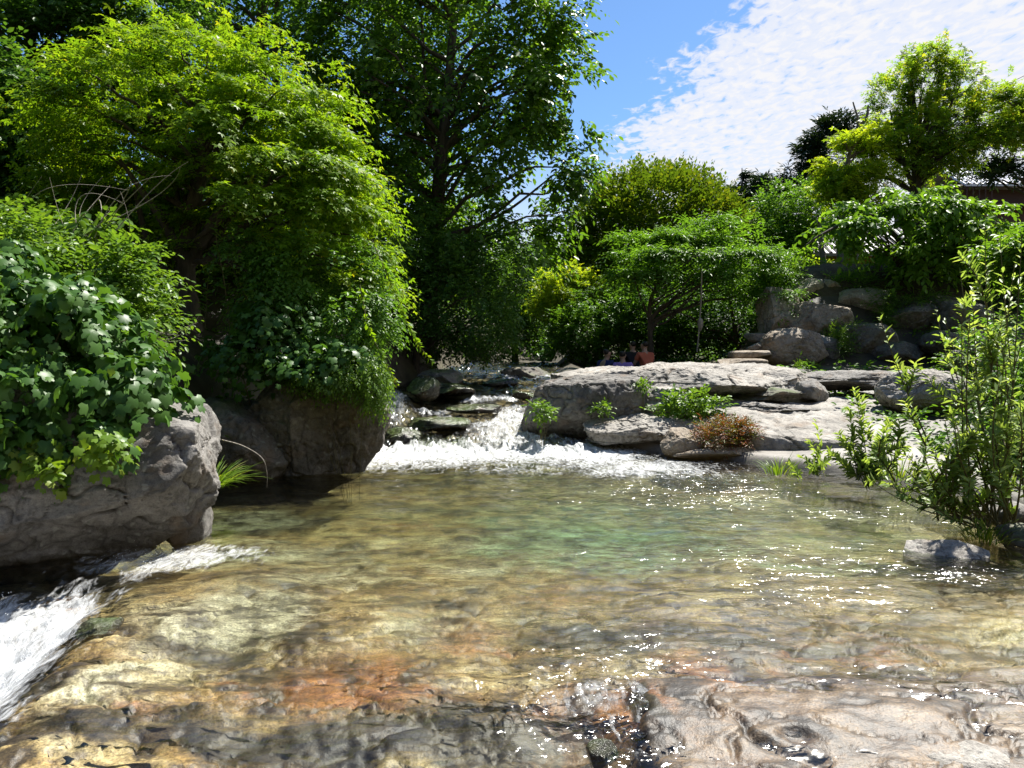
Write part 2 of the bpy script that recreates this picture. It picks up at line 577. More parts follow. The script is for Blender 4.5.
def ground(x, y):
    xy = np.stack([x, y, np.zeros_like(x)], 1)
    xl, xr = np.interp(y, YK, XL), np.interp(y, YR, XR)
    L = level(x, y)
    n = fbm(xy * .8, 4, 3)
    # bed
    depth = .13 + .24 * ss(4.6, 7.0, y) - .066 * ss(3.9, 3.1, y + .25 * n) - .03 * ss(5.0, 4.0, y) * ss(.2, -.6, x) - .12 * ss(9.5, 11.2, y) - .05 * ss(11.2, 12, y)
    bed = L - depth + .09 * n + .025 * fbm(xy * np.array([2.0, 3.5, 1]), 5, 9)
    lay = fbm(xy * np.array([1.2, 2.4, 1]), 3, 21)
    bed += (.03 + .03 * ss(4.6, 3.6, y)) * (1 - .8 * ss(.4, .7, x) * ss(3.7, 3.3, y)) * (np.floor(lay * 5 + .3 * n) / 5)
    # slab at the right foot of the picture, its broken edge, the hump along the chute
    e = fbm(xy * 3, 3, 5) * .1
    slab = ss(.50, .58, x + e - .06 * (y - 3)) * ss(3.62, 3.30, y + e * 2 - .10 * x)
    bed += .072 * slab
    hump = np.exp(-((x + 1.95 + .15 * (y - 3.35)) / .32) ** 2) * ss(4.9, 4.1, y)
    bed += .07 * hump
    bed -= .028 * ss(.05, 0, np.abs(fbm(xy * np.array([.9, 1.5, 1]) + 4, 3, 33))) * ss(9, 6, y)
    bed -= .022 * ss(.035, 0, np.abs(fbm(xy * np.array([2.2, 3.4, 1]) + 8, 3, 34))) * ss(6, 4, y)
    bed += .010 * fbm(xy * np.array([6, 10, 1]), 4, 35, .6) * ss(5.5, 4, y)
    bed -= .10 * np.exp(-((x - .28) / .22) ** 2) * ss(3.5, 3.0, y)
    # banks
    dl, dr = xl - x, x - xr
    left = 1.1 * ss(0, 1.5, dl) + .45 * np.clip(dl - .4, 0, 6) + .06 * np.clip(dl - 6, 0, 60) + .12 * n
    emb = 2.7 * ss(5.0, 7.6, x - .22 * (y - 18)) * ss(16.8, 20.5, y) + ss(24, 36, y) * 1.5 * (1 - ss(5.6, 8.0, x))
    shelfz = .03 + .12 * np.clip(dr, 0, 4.5) + .55 * ss(13.5, 16.5, y) + .05 * n + .4 * ss(5.0, 8.0, x) * ss(10, 4, y)
    near = L + .12 * ss(0, .6, dr)
    right = near + (np.maximum(shelfz, 0) - near) * ss(.6, 1.8, dr) + emb + .03 * np.clip(y - 40, 0, 500)
    z = np.where(dl > 0, np.maximum(bed, L + left - .35 * (1 - ss(0, .8, dl))), bed)
    z = np.where(dr > 0, np.maximum(np.where(dr > .6, -9, bed), right - .25 * (1 - ss(0, .5, dr))), z)
    return z


def gz(x, y):
    return float(ground(np.array([float(x)]), np.array([float(y)]))[0])


def grid_mesh(ys, us, wfun, zfun, cfun=None):
    Y, U = np.meshgrid(ys, us, indexing='ij')
    X = U * wfun(Y) + (cfun(Y) if cfun else 0)
    x, y = X.ravel(), Y.ravel()
    z = zfun(x, y)
    ny, nx = len(ys), len(us)
    i = np.arange(ny - 1)[:, None] * nx + np.arange(nx - 1)[None, :]
    f = np.stack([i, i + 1, i + nx + 1, i + nx], -1).reshape(-1, 4)
    return np.stack([x, y, z], 1), f


BED_Y0, BED_Y1 = 1.0, 19.0
ys = BED_Y0 * (BED_Y1 / BED_Y0) ** np.linspace(0, 1, 560)
bw = lambda y: 1.6 + y * .78
bv, bf = grid_mesh(ys, np.linspace(-1, 1, 620), bw, ground)


def region(v, specs, seed, warp=.35, z=-.1):
    """Soft stains on the bed: sum of ellipses given where they lie, their edges broken by noise."""
    x, y = v[:, 0], v[:, 1]
    xy = np.stack([x, y, np.zeros_like(x)], 1)
    sc = np.clip(y, 2, 12)
    wx = fbm(xy * 1.6, 4, seed) * warp * .9
    wy = fbm(xy * 1.6 + 31, 4, seed + 5) * warp * .9
    out = np.zeros(len(x))
    for px, py, rx, ry, a in specs:
        c = G(px, py, z)
        r1 = rx / F * c[1]
        r2 = abs(G(px, py - ry, z)[1] - G(px, py + ry, z)[1]) / 2
        q = ((x - c[0] + wx) / r1) ** 2 + ((y - c[1] + wy) / r2) ** 2
        out = np.maximum(out, a * np.exp(-q * .9))
    return out


RUST = [(350, 690, 140, 42, 1), (470, 640, 70, 25, .7), (705, 668, 60, 35, 1), (860, 648, 210, 24, .85), (75, 592, 40, 14, .9),
        (330, 545, 70, 9, .6), (560, 590, 100, 22, .6), (240, 575, 50, 10, .5), (430, 500, 120, 8, .6), (700, 470, 60, 8, .8),
        (570, 735, 110, 40, 1.1), (120, 740, 60, 20, .8), (230, 690, 60, 14, .8), (130, 640, 60, 20, .5), (960, 600, 90, 15, .5)]
PALE = [(230, 620, 110, 45, 1), (330, 560, 120, 20, .8), (240, 525, 80, 18, .9), (110, 700, 90, 40, .8), (470, 545, 60, 18, .7),
        (60, 740, 80, 30, .7), (420, 625, 90, 25, .7), (860, 580, 80, 15, .4)]
GREEN = [(590, 522, 150, 28, 1.25), (700, 520, 90, 20, .9), (480, 560, 80, 18, .5), (830, 545, 150, 22, .8), (640, 590, 160, 20, .4)]
DARK = [(60, 748, 120, 18, .95), (185, 652, 70, 12, .9), (255, 702, 60, 10, .7), (130, 700, 50, 8, .7), (360, 745, 210, 26, 1.2), (480, 715, 60, 16, .8), (60, 690, 30, 20, .8), (800, 640, 180, 5, .9), (900, 690, 120, 6, .9), (740, 690, 90, 5, .8), (620, 645, 60, 8, .8), (300, 640, 60, 9, .7), (420, 600, 70, 6, .7), (700, 600, 120, 5, .6), (95, 628, 26, 16, 1), (300, 578, 70, 8, .6), (575, 628, 70, 14, .9), (150, 650, 60, 14, .6),
        (655, 735, 16, 40, 1), (210, 655, 50, 12, .7), (900, 575, 140, 14, .5), (540, 570, 80, 7, .5), (420, 485, 120, 5, .6), (250, 560, 40, 6, .7)]
PINK = [(850, 725, 240, 60, 1.5), (1000, 745, 140, 50, 1.3), (650, 630, 60, 20, .8), (600, 690, 80, 30, .5), (980, 720, 80, 30, .6)]
inside = ((bv[:, 0] > np.interp(bv[:, 1], YK, XL) - .2) & (bv[:, 0] < np.interp(bv[:, 1], YR, XR) + .25)).astype(float)
shelf = ss(.12, .4, bv[:, 0] - np.interp(bv[:, 1], YR, XR)) * ss(7.6, 8.6, bv[:, 1]) * ss(16.5, 15, bv[:, 1] + .8 * fbm(bv * .9, 3, 4)) * ss(5.5, 4.7, bv[:, 0] - .10 * np.clip(bv[:, 1] - 9, 0, 5) + .6 * fbm(bv * 1.1, 3, 6))
vat = {"rust": region(bv, RUST, 41), "pale": region(bv, PALE, 52), "green": region(bv, GREEN, 63), "darkbed": region(bv, DARK, 74, .25),
       "pink": region(bv, PINK, 85, .2), "inside": inside, "shelf": shelf}
bed_me = new_mesh("riverbed", bv, bf.ravel(), np.arange(len(bf)) * 4, True, None, vat)


def bed_mat():
    m, t, out = new_mat("bedrock")
    tcn = N(t, "ShaderNodeTexCoord")
    vec = tcn.outputs["Object"]
    at = lambda k: N(t, "ShaderNodeAttribute", attribute_name=k).outputs["Fac"]
    mpn = N(t, "ShaderNodeMapping")
    mpn.inputs["Rotation"].default_value = (0, 0, .25)
    mpn.inputs["Scale"].default_value = (.9, 1.7, 1)
    t.links.new(vec, mpn.inputs[0])
    n1 = N(t, "ShaderNodeTexNoise", i_Scale=1.5, i_Detail=10.0, i_Roughness=.64, i_Distortion=.25)
    n2 = N(t, "ShaderNodeTexNoise", i_Scale=4.5, i_Detail=9.0, i_Roughness=.6, i_Distortion=.2)
    n3 = N(t, "ShaderNodeTexNoise", i_Scale=85.0, i_Detail=2.0, i_Roughness=.6)
    n4 = N(t, "ShaderNodeTexNoise", i_Scale=3.2, i_Detail=9.0, i_Roughness=.65, i_Distortion=.15)
    t.links.new(mpn.outputs[0], n1.inputs["Vector"])
    t.links.new(vec, n2.inputs["Vector"])
    t.links.new(vec, n3.inputs["Vector"])
    t.links.new(vec, n4.inputs["Vector"])
    c = ramp(t, n1.outputs[0], [(.3, (.08, .052, .022)), (.44, (.24, .165, .068)), (.56, (.35, .285, .145)), (.7, (.46, .43, .30))])

    def layer(c, key, cols, thr, soft, n=n2):
        f = math_n(t, 'ADD', at(key), math_n(t, 'MULTIPLY_ADD', n.outputs[0], 1.25, -.62))
        f = math_n(t, 'MULTIPLY_ADD', f, 1 / soft, -thr / soft, clamp=True)
        cc = ramp(t, n4.outputs[0], [(.35, cols[0]), (.65, cols[1])])
        return mixc(t, f, c, cc)

    c = layer(c, "green", ((.15, .21, .12), (.26, .38, .27)), .45, .5)
    c = layer(c, "pale", ((.28, .275, .19), (.48, .475, .37)), .42, .4)
    c = layer(c, "pink", ((.06, .034, .018), (.135, .10, .066)), .25, .4)
    c = layer(c, "rust", ((.085, .032, .012), (.30, .145, .05)), .46, .35)
    c = layer(c, "darkbed", ((.016, .015, .009), (.06, .045, .024)), .38, .25)
    vw = mixc(t, .06, mpn.outputs[0], n4.outputs["Color"], 'ADD')
    vo = N(t, "ShaderNodeTexVoronoi", i_Scale=42.0)
    t.links.new(vw, vo.inputs["Vector"])
    vb = N(t, "ShaderNodeSeparateColor")
    t.links.new(vo.outputs["Color"], vb.inputs[0])
    peb = ramp(t, vb.outputs[0], [(0, (.5, .46, .4)), (.5, (.95, .95, .92)), (1, (1.4, 1.38, 1.32))])
    c = mixc(t, .55, c, peb, 'MULTIPLY')
    nv = N(t, "ShaderNodeTexNoise", i_Scale=1.3, i_Detail=9.0, i_Roughness=.6, i_Distortion=.3)
    t.links.new(mpn.outputs[0], nv.inputs["Vector"])
    vein = math_n(t, 'ABSOLUTE', math_n(t, 'ADD', nv.outputs[0], -.5))
    c = mixc(t, .75, c, ramp(t, vein, [(0.0, (.10, .07, .045)), (.028, (1, 1, 1))]), 'MULTIPLY')
    st = ramp(t, n2.outputs[0], [(.40, (.07, .055, .04)), (.46, (.6, .57, .5)), (.53, (1.05, 1.05, 1.05)), (.66, (1.3, 1.28, 1.2))])
    c = mixc(t, .9, c, st, 'MULTIPLY')
    c = mixc(t, .75, c, ramp(t, n3.outputs[0], [(.36, (.4, .37, .32)), (.5, (1, 1, 1)), (.64, (1.5, 1.48, 1.42))]), 'MULTIPLY')
    c = mixc(t, 1.0, c, (1.0, .97, .9), 'MULTIPLY')
    # dry granite shelf beside the stream, dark soil and leaf litter on the banks
    gran = ramp(t, n4.outputs[0], [(.3, (.10, .088, .074)), (.5, (.18, .162, .14)), (.7, (.25, .23, .2))])
    gran = mixc(t, .7, gran, ramp(t, n3.outputs[0], [(.35, (.6, .58, .56)), (.5, (1, 1, 1)), (.7, (1.2, 1.18, 1.15))]), 'MULTIPLY')
    soil = ramp(t, n4.outputs[0], [(.35, (.02, .017, .01)), (.6, (.055, .045, .026)), (.75, (.05, .065, .02))])
    c = mixc(t, at("inside"), soil, c)
    c = mixc(t, at("shelf"), c, gran)
    pb = N(t, "ShaderNodeBsdfPrincipled", i_Roughness=.55)
    t.links.new(c, pb.inputs["Base Color"])
    h = math_n(t, 'ADD', n2.outputs[0], math_n(t, 'MULTIPLY', n3.outputs[0], .3))
    bp = N(t, "ShaderNodeBump", i_Strength=.4, i_Distance=.02)
    t.links.new(h, bp.inputs["Height"])
    t.links.new(bp.outputs[0], pb.inputs["Normal"])
    t.links.new(pb.outputs[0], out.inputs[0])
    return m


M['bed'] = bed_mat()
tag(link("riverbed", bed_me, M['bed']), kind='structure')

# the wide ground, just under the bed sheet where they overlap
gy = np.concatenate([np.linspace(-40, 0, 14), np.linspace(1, 45, 90), 45 * 40 ** np.linspace(.03, 1, 40)])
gx = np.concatenate([-60 * 25 ** np.linspace(1, .03, 24), np.linspace(-60, -18, 22), np.linspace(-17, 35, 110), np.linspace(36, 75, 20),
                     75 * 20 ** np.linspace(.03, 1, 22)])


def wide(x, y):
    z = ground(x, y)
    under = (y > .6) & (y < BED_Y1 + .2) & (np.abs(x) < bw(y) + .3)
    inner = (y > 1.3) & (y < BED_Y1 - .6) & (np.abs(x) < bw(y) - .5)
    return np.where(inner, z - .6, np.where(under, z - .03, z)) - .8 * ss(1.5, -2, y) + 24 * ss(-3, -34, y) + 10 * ss(-15, -50, x)  # unseen slopes behind the camera and far left, added to block low sky light


gv, gf = grid_mesh(gy, gx, lambda y: np.ones_like(y), wide)


def soil_mat():
    m, t, out = new_mat("woodland_soil")
    tcn = N(t, "ShaderNodeTexCoord")
    n1 = N(t, "ShaderNodeTexNoise", i_Scale=2.5, i_Detail=10.0, i_Roughness=.7)
    t.links.new(tcn.outputs["Object"], n1.inputs["Vector"])
    pb = N(t, "ShaderNodeBsdfPrincipled", i_Roughness=.95)
    t.links.new(ramp(t, n1.outputs[0], [(.35, (.025, .02, .012)), (.55, (.06, .05, .028)), (.7, (.045, .065, .018))]), pb.inputs["Base Color"])
    bp = N(t, "ShaderNodeBump", i_Strength=.8, i_Distance=.08)
    t.links.new(n1.outputs[0], bp.inputs["Height"])
    t.links.new(bp.outputs[0], pb.inputs["Normal"])
    t.links.new(pb.outputs[0], out.inputs[0])
    return m


M['soil'] = soil_mat()
tag(link("ground", new_mesh("ground", gv, gf.ravel(), np.arange(len(gf)) * 4), M['soil']), kind='structure')

# far wooded hill
hy, hx = np.linspace(230, 420, 40), np.linspace(-260, 320, 90)


def hillz(x, y):
    xy = np.stack([x, y, np.zeros_like(x)], 1)
    return 44 * np.exp(-((x - 25) / 120) ** 2 - ((y - 320) / 60) ** 2) * (1 + .25 * fbm(xy / 50, 3, 8)) + 4 * fbm(xy / 7, 4, 2) - 2


hv, hf = grid_mesh(hy, hx, lambda y: np.ones_like(y), hillz)
m, t, out = new_mat("hill_forest")
tcn = N(t, "ShaderNodeTexCoord")
n1 = N(t, "ShaderNodeTexNoise", i_Scale=.25, i_Detail=8.0, i_Roughness=.7)
t.links.new(tcn.outputs["Object"], n1.inputs["Vector"])
pb = N(t, "ShaderNodeBsdfPrincipled", i_Roughness=.95)
t.links.new(ramp(t, n1.outputs[0], [(.35, (.03, .06, .035)), (.65, (.07, .12, .06))]), pb.inputs["Base Color"])
t.links.new(pb.outputs[0], out.inputs[0])
tag(link("hill", new_mesh("hill", hv, hf.ravel(), np.arange(len(hf)) * 4), m), kind='structure')

# ------------------------------------------------------------------ water
wys = 1.0 * 24.0 ** np.linspace(0, 1, 640)


RIF = [(590, 690, 110, 60, 1), (570, 500, 90, 16, .6), (760, 560, 200, 20, .55), (680, 492, 120, 22, .8), (860, 600, 130, 14, .5), (520, 560, 120, 16, .4), (800, 655, 200, 20, .08),
       (330, 600, 140, 20, .35), (660, 750, 90, 20, .6), (880, 510, 100, 16, .4), (90, 600, 70, 40, .6), (960, 575, 60, 10, .9)]


def water_z(x, y):
    xy = np.stack([x, y, np.zeros_like(x)], 1)
    rif = region(np.stack([x, y, 0 * x], 1), RIF, 97, .3, 0)
    rough = .40 + .55 * rif + .7 * ss(8.0, 11.0, y) + .5 * ss(4.4, 3.0, y)
    wv = .030 * fbm(xy * np.array([1.6, 3.6, 1]), 4, 71, .55) + .030 * (.35 - np.abs(fbm(xy * np.array([2.6, 6.5, 1]) + .4 * fbm(xy * 1.3, 2, 5)[:, None], 3, 73, .55))) + .007 * fbm(xy * np.array([15, 24, 1]), 2, 74) * ss(7, 4, y)
    turb = np.exp(-((y - 11.5) / .7) ** 2) * ss(-3, -1.6, x) * ss(2.2, .6, x)
    casc = ss(11.4, 12, y)
    z = level(x, y) + wv * rough + .16 * turb * fbm(xy * 4.5, 4, 75, .6) + .12 * casc * fbm(xy * np.array([2.4, 3.2, 1]), 4, 77, .6)
    ch = ss(-2.1, -2.6, x + .15 * (y - 3.35)) * ss(5.8, 4.6, y)
    return z + .07 * ch * fbm(xy * np.array([5.0, 3, 1]), 4, 79, .6)


def wwid(y):
    return np.interp(y, [1, 3, 6, 10, 11, 12, 14, 18, 24], [4.8, 5.6, 5.2, 4.9, 3.6, 2.6, 2.2, 1.8, 1.8])


wv_, wf_ = grid_mesh(wys, np.linspace(-1, 1, 560), wwid, water_z, lambda y: np.interp(y, [10, 12, 14, 18], [0, -.6, -.8, -.4]))


def foam_fun(v):
    x, y = v[:, 0], v[:, 1]
    xy = np.stack([x, y, np.zeros_like(x)], 1)
    wx = x + .35 * fbm(xy * 1.5, 3, 91)
    wy = y + .45 * fbm(xy * 1.3 + 9, 3, 92)
    f = np.zeros(len(x))
    # boil at the foot of the rapid
    f = np.maximum(f, .95 * ss(8.7, 11.2, wy + .22 * np.abs(wx)) * ss(12.0, 11.2, wy) * ss(-2.6, -2.0, wx) * ss(2.6, 1.2, wx))
    # tail running out to the right of the pool
    f = np.maximum(f, .74 * np.exp(-((wx - 1.7) / 1.2) ** 2 - ((wy - 9.7) / 1.1) ** 2))
    f = np.maximum(f, .45 * np.exp(-((wx - .2) / 1.5) ** 2 - ((wy - 9.5) / .7) ** 2))
    # main tongue of the rapid
    cx = np.interp(wy, [11, 12.5, 14, 15.5], [.1, .0, -.15, .1])
    f = np.maximum(f, .76 * np.exp(-((wx - cx) / .95) ** 2) * ss(10.8, 11.4, wy) * ss(15.0, 13.6, wy))
    f = np.maximum(f, .75 * np.exp(-((wy - 14.9) / .35) ** 2) * ss(-1.2, -.8, wx) * ss(1.0, .5, wx))
    f = np.maximum(f, .72 * np.exp(-((wx + 2.1) / .3) ** 2) * ss(12.0, 12.4, wy) * ss(14.2, 13.6, wy))
    f = np.maximum(f, .7 * np.exp(-((wx + 1.15) / .22) ** 2) * ss(12.4, 12.8, wy) * ss(14.4, 13.8, wy))
    f = np.maximum(f, .75 * np.exp(-((wy - 13.35) / .14) ** 2) * ss(-1.9, -1.5, wx) * ss(.9, .3, wx))
    f = np.maximum(f, .7 * np.exp(-((wy - 17.2) / .5) ** 2))
    # white water down the chute beside the near boulder
    q = wx + .15 * (wy - 3.35)
    f = np.maximum(f, 1.0 * ss(-2.0, -2.45, q) * ss(5.25, 4.4, wy))
    f = np.maximum(f, .74 * np.exp(-((wx + 2.5) / .75) ** 2 - ((wy - 5.4) / .33) ** 2))
    # water breaking over the shallow bedrock near the slab
    f = np.maximum(f, .42 * np.exp(-((wx - .38) / .28) ** 2 - ((wy - 3.25) / .4) ** 2))
    return f


dep = np.clip(wv_[:, 2] - ground(wv_[:, 0], wv_[:, 1]), 0, 1)
keep = None
wme = new_mesh("water", wv_, wf_.ravel(), np.arange(len(wf_)) * 4, True, None, {"foam": foam_fun(wv_), "depth": dep, "riffle": region(wv_, RIF, 97, .3, 0)})


def water_mat():
    m, t, out = new_mat("stream_water")
    tcn = N(t, "ShaderNodeTexCoord")
    vec = tcn.outputs["Object"]
    mpn = N(t, "ShaderNodeMapping")
    mpn.inputs["Rotation"].default_value = (0, 0, .12)
    mpn.inputs["Scale"].default_value = (.75, 1.5, 1)
    t.links.new(vec, mpn.inputs[0])
    b1 = N(t, "ShaderNodeTexNoise", i_Scale=8.0, i_Detail=2.5, i_Roughness=.5, i_Distortion=.8)
    b2 = N(t, "ShaderNodeTexNoise", i_Scale=24.0, i_Detail=1.0, i_Roughness=.5, i_Distortion=.5)
    t.links.new(mpn.outputs[0], b1.inputs["Vector"])
    t.links.new(mpn.outputs[0], b2.inputs["Vector"])
    b3 = N(t, "ShaderNodeTexNoise", i_Scale=110.0, i_Detail=3.0, i_Roughness=.6)
    t.links.new(mpn.outputs[0], b3.inputs["Vector"])
    h = math_n(t, 'ADD', b1.outputs[0], math_n(t, 'MULTIPLY', b2.outputs[0], .30))
    h = math_n(t, 'ADD', h, math_n(t, 'MULTIPLY', b3.outputs[0], .012))
    pt = N(t, "ShaderNodeTexNoise", i_Scale=1.1, i_Detail=3.0)
    t.links.new(mpn.outputs[0], pt.inputs["Vector"])
    h = math_n(t, 'MULTIPLY', h, math_n(t, 'MULTIPLY_ADD', N(t, "ShaderNodeAttribute", attribute_name="riffle").outputs["Fac"], .54, math_n(t, 'MULTIPLY_ADD', pt.outputs[0], .9, -.40, clamp=True)))
    bp = N(t, "ShaderNodeBump", i_Strength=1.0, i_Distance=.075)
    t.links.new(h, bp.inputs["Height"])
    fr = N(t, "ShaderNodeFresnel", i_IOR=1.4)
    t.links.new(bp.outputs[0], fr.inputs["Normal"])
    gl = N(t, "ShaderNodeBsdfGlossy", i_Roughness=.11)
    t.links.new(bp.outputs[0], gl.inputs["Normal"])
    dp = N(t, "ShaderNodeAttribute", attribute_name="depth").outputs["Fac"]
    tint = ramp(t, dp, [(0.0, (1, 1, 1)), (.25, (.92, .96, .88)), (.6, (.62, .78, .64))])
    tr = N(t, "ShaderNodeBsdfTransparent")
    t.links.new(tint, tr.inputs[0])
    rf = N(t, "ShaderNodeBsdfRefraction", i_Roughness=0.0, i_IOR=1.33)
    t.links.new(tint, rf.inputs[0])
    t.links.new(bp.outputs[0], rf.inputs["Normal"])
    body = N(t, "ShaderNodeMixShader")
    t.links.new(math_n(t, 'MINIMUM', math_n(t, 'MULTIPLY_ADD', dp, 2.0, .02), .40), body.inputs[0])
    t.links.new(tr.outputs[0], body.inputs[1])
    t.links.new(rf.outputs[0], body.inputs[2])
    mx = N(t, "ShaderNodeMixShader")
    t.links.new(fr.outputs[0], mx.inputs[0])
    t.links.new(body.outputs[0], mx.inputs[1])
    t.links.new(gl.outputs[0], mx.inputs[2])
    # foam
    fa = N(t, "ShaderNodeAttribute", attribute_name="foam").outputs["Fac"]
    mp2 = N(t, "ShaderNodeMapping")
    mp2.inputs["Scale"].default_value = (1.9, .7, 1)
    mp2.inputs["Rotation"].default_value = (0, 0, .15)
    t.links.new(vec, mp2.inputs[0])
    f1 = N(t, "ShaderNodeTexNoise", i_Scale=6.0, i_Detail=9.0, i_Roughness=.72, i_Distortion=1.4)
    f2 = N(t, "ShaderNodeTexNoise", i_Scale=26.0, i_Detail=6.0, i_Roughness=.75, i_Distortion=.8)
    t.links.new(mp2.outputs[0], f1.inputs["Vector"])
    t.links.new(mp2.outputs[0], f2.inputs["Vector"])
    nz = math_n(t, 'ADD', math_n(t, 'MULTIPLY_ADD', f1.outputs[0], 2.1, -1.1), math_n(t, 'MULTIPLY_ADD', f2.outputs[0], .7, -.35))
    g = math_n(t, 'MULTIPLY', fa, 1.0)
    gate = math_n(t, 'MULTIPLY', fa, 6.0, clamp=True)
    ff = math_n(t, 'ADD', g, nz)
    ff = math_n(t, 'MULTIPLY_ADD', ff, 1.15, -.35, clamp=True)
    ff = math_n(t, 'MULTIPLY', ff, gate)
    fb = N(t, "ShaderNodeBump", i_Strength=.45, i_Distance=.05)
    t.links.new(nz, fb.inputs["Height"])
    fd = N(t, "ShaderNodeBsdfPrincipled", i_Roughness=.5)
    fd.inputs["Base Color"].default_value = (.88, .9, .91, 1)
    t.links.new(fb.outputs[0], fd.inputs["Normal"])
    mf = N(t, "ShaderNodeMixShader")
    t.links.new(math_n(t, 'MULTIPLY', ff, .88), mf.inputs[0])
    t.links.new(mx.outputs[0], mf.inputs[1])
    t.links.new(fd.outputs[0], mf.inputs[2])
    t.links.new(mf.outputs[0], out.inputs[0])
    return m


M['water'] = water_mat()
tag(link("water", wme, M['water']), kind='structure')

# drops thrown up by the rapid and the chute
def spray_drops():
    g = Geo()
    oc = np.array([[1, 0, 0], [-1, 0, 0], [0, 1, 0], [0, -1, 0], [0, 0, 1], [0, 0, -1]], float)
    of = np.array([[0, 2, 4], [2, 1, 4], [1, 3, 4], [3, 0, 4], [2, 0, 5], [1, 2, 5], [3, 1, 5], [0, 3, 5]])
    n = 2800
    x, y = R.uniform(-3.2, 2.4, n), R.uniform(10.2, 15.2, n)
    x[:2500], y[:2500] = R.uniform(-3.6, -1.9, 2500), R.uniform(3.0, 5.6, 2500)
    fo = foam_fun(np.stack([x, y, 0 * x], 1))
    k = R.uniform(.35, 1.3, n) < fo
    x, y = x[k], y[k]
    far = ss(5, 10, y)
    z = water_z(x, y) + R.exponential(.03 + .035 * far, len(x))
    rr = R.uniform(.0015, .004, len(x)) * (1 + 1.0 * far)
    v_ = np.stack([x, y, z], 1)[:, None, :] + oc[None] * rr[:, None, None] * np.array([1, 1, 1.3])
    g.add(v_.reshape(-1, 3), (of[None] + (np.arange(len(x)) * 6)[:, None, None]).reshape(-1, 3))
    return g


m, t, out = new_mat("white_spray")
pb = N(t, "ShaderNodeBsdfPrincipled", i_Roughness=.3)
pb.inputs["Base Color"].default_value = (.85, .88, .9, 1)
t.links.new(pb.outputs[0], out.inputs[0])
tag(spray_drops().build("spray", m), kind='stuff')

# ------------------------------------------------------------------ rocks
_ico = {}


def ico(sub):
    if sub not in _ico:
        b = bmesh.new()
        bmesh.ops.create_icosphere(b, subdivisions=sub, radius=1)
        b.verts.ensure_lookup_table()
        v_ = np.array([q.co[:] for q in b.verts])
        f_ = np.array([[q.index for q in fc.verts] for fc in b.faces])
        b.free()
        _ico[sub] = (nrm(v_), f_)
    return _ico[sub]


def rock(name, label, px, py, Y, wpx, hpx, dep_m, mat='granite', seed=1, cuts=11, box=2.6, sub=6, rot=0.0, tilt=(0, 0), flat=0.0, shear=0.0,
         rough=1.0, group=None, strata=0.0, cat="rock", cutd=(.62, .95)):
    """A boulder whose outline is about wpx by hpx pixels around (px, py) at depth Y; dep_m is its half depth."""
    rg = np.random.default_rng(seed * 101 + 7)
    d, f = ico(sub)
    c = P(px, py, Y)
    half = np.array([wpx / 2 / F * Y, dep_m, hpx / 2 / F * Y])
    k = (np.abs(d) ** box).sum(1) ** (-1 / box)
    p = d * k[:, None]
    for _ in range(cuts):
        n = nrm(rg.normal(size=(1, 3)))[0]
        dd = rg.uniform(*cutd)
        ex = p @ n - dd
        p = p - np.where(ex > 0, ex * .97, 0)[:, None] * n
    lo, hi = p.min(0), p.max(0)
    p = (p - (lo + hi) / 2) / ((hi - lo) / 2)
    if flat:
        p[:, 2] = np.where(p[:, 2] > 1 - flat, 1 - flat + (p[:, 2] - 1 + flat) * .25, p[:, 2])
    p = p + np.array([shear, 0, 0]) * p[:, 2:3]
    q = p * half
    mean = float(np.mean(half))
    s = 1.0 / mean
    off = seed * 13.7
    dn = nrm(q / half ** 1.2)
    disp = (.065 * fbm(q * s * .9 + off, 5, seed, .55) + .045 * np.abs(fbm(q * s * 2.3 + off, 3, seed + 3)) * -1.5) * mean
    disp += .030 * fbm(q * 7 + off, 4, seed + 5, .6) * min(1, mean * 2)
    disp -= .05 * mean * ss(.035, .0, np.abs(fbm(q * s * 1.3 + off + 5, 3, seed + 7)))
    disp -= .02 * mean * ss(.03, .0, np.abs(fbm(q * s * 3.1 + off + 9, 3, seed + 8)))
    q = q + dn * (disp * rough)[:, None]
    if strata:
        lay = np.floor((q[:, 2] / half[2] + .15 * fbm(q * s * .8 + off, 2, seed + 9)) * 4)
        off2 = (np.sin(lay * 12.9 + seed) * 43758.5) % 1.0 - .5
        q[:, :2] += dn[:, :2] * (off2 * strata)[:, None]
    cr, sr = math.cos(rot), math.sin(rot)
    ax, ay = tilt
    Ry = np.array([[math.cos(ay), 0, math.sin(ay)], [0, 1, 0], [-math.sin(ay), 0, math.cos(ay)]])
    Rx = np.array([[1, 0, 0], [0, math.cos(ax), -math.sin(ax)], [0, math.sin(ax), math.cos(ax)]])
    Rz = np.array([[cr, -sr, 0], [sr, cr, 0], [0, 0, 1]])
    q = q @ (Ry @ Rx @ Rz).T
    me = new_mesh(name, q, f.ravel(), np.arange(len(f)) * 3)
    o = link(name, me, M[mat])
    o.location = tuple(c)
    tag(o, label, cat, group)
    return o, c, half


# near left bank
rock("boulder", "large grey boulder at the left edge under the broad leaved vine", 54, 486, 5.8, 330, 215, .85, 'granite_grey',
     3, 15, 2.7, 7, rot=.12, tilt=(0, .08), cutd=(.62, .96), shear=.14, strata=.05)
rock("boulder", "small pale rounded rock wedged under the right end of the vine covered boulder", 184, 520, 6.0, 50, 66, .3, 'granite_grey', 5, 7, 2.4, 5)
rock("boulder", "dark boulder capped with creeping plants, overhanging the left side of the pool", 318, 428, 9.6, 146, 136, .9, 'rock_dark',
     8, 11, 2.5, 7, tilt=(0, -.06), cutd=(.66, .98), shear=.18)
rock("boulder", "dark rock in deep shade between the two left boulders", 240, 440, 9.2, 120, 90, .7, 'rock_dark', 12, 9, 2.6, 6)
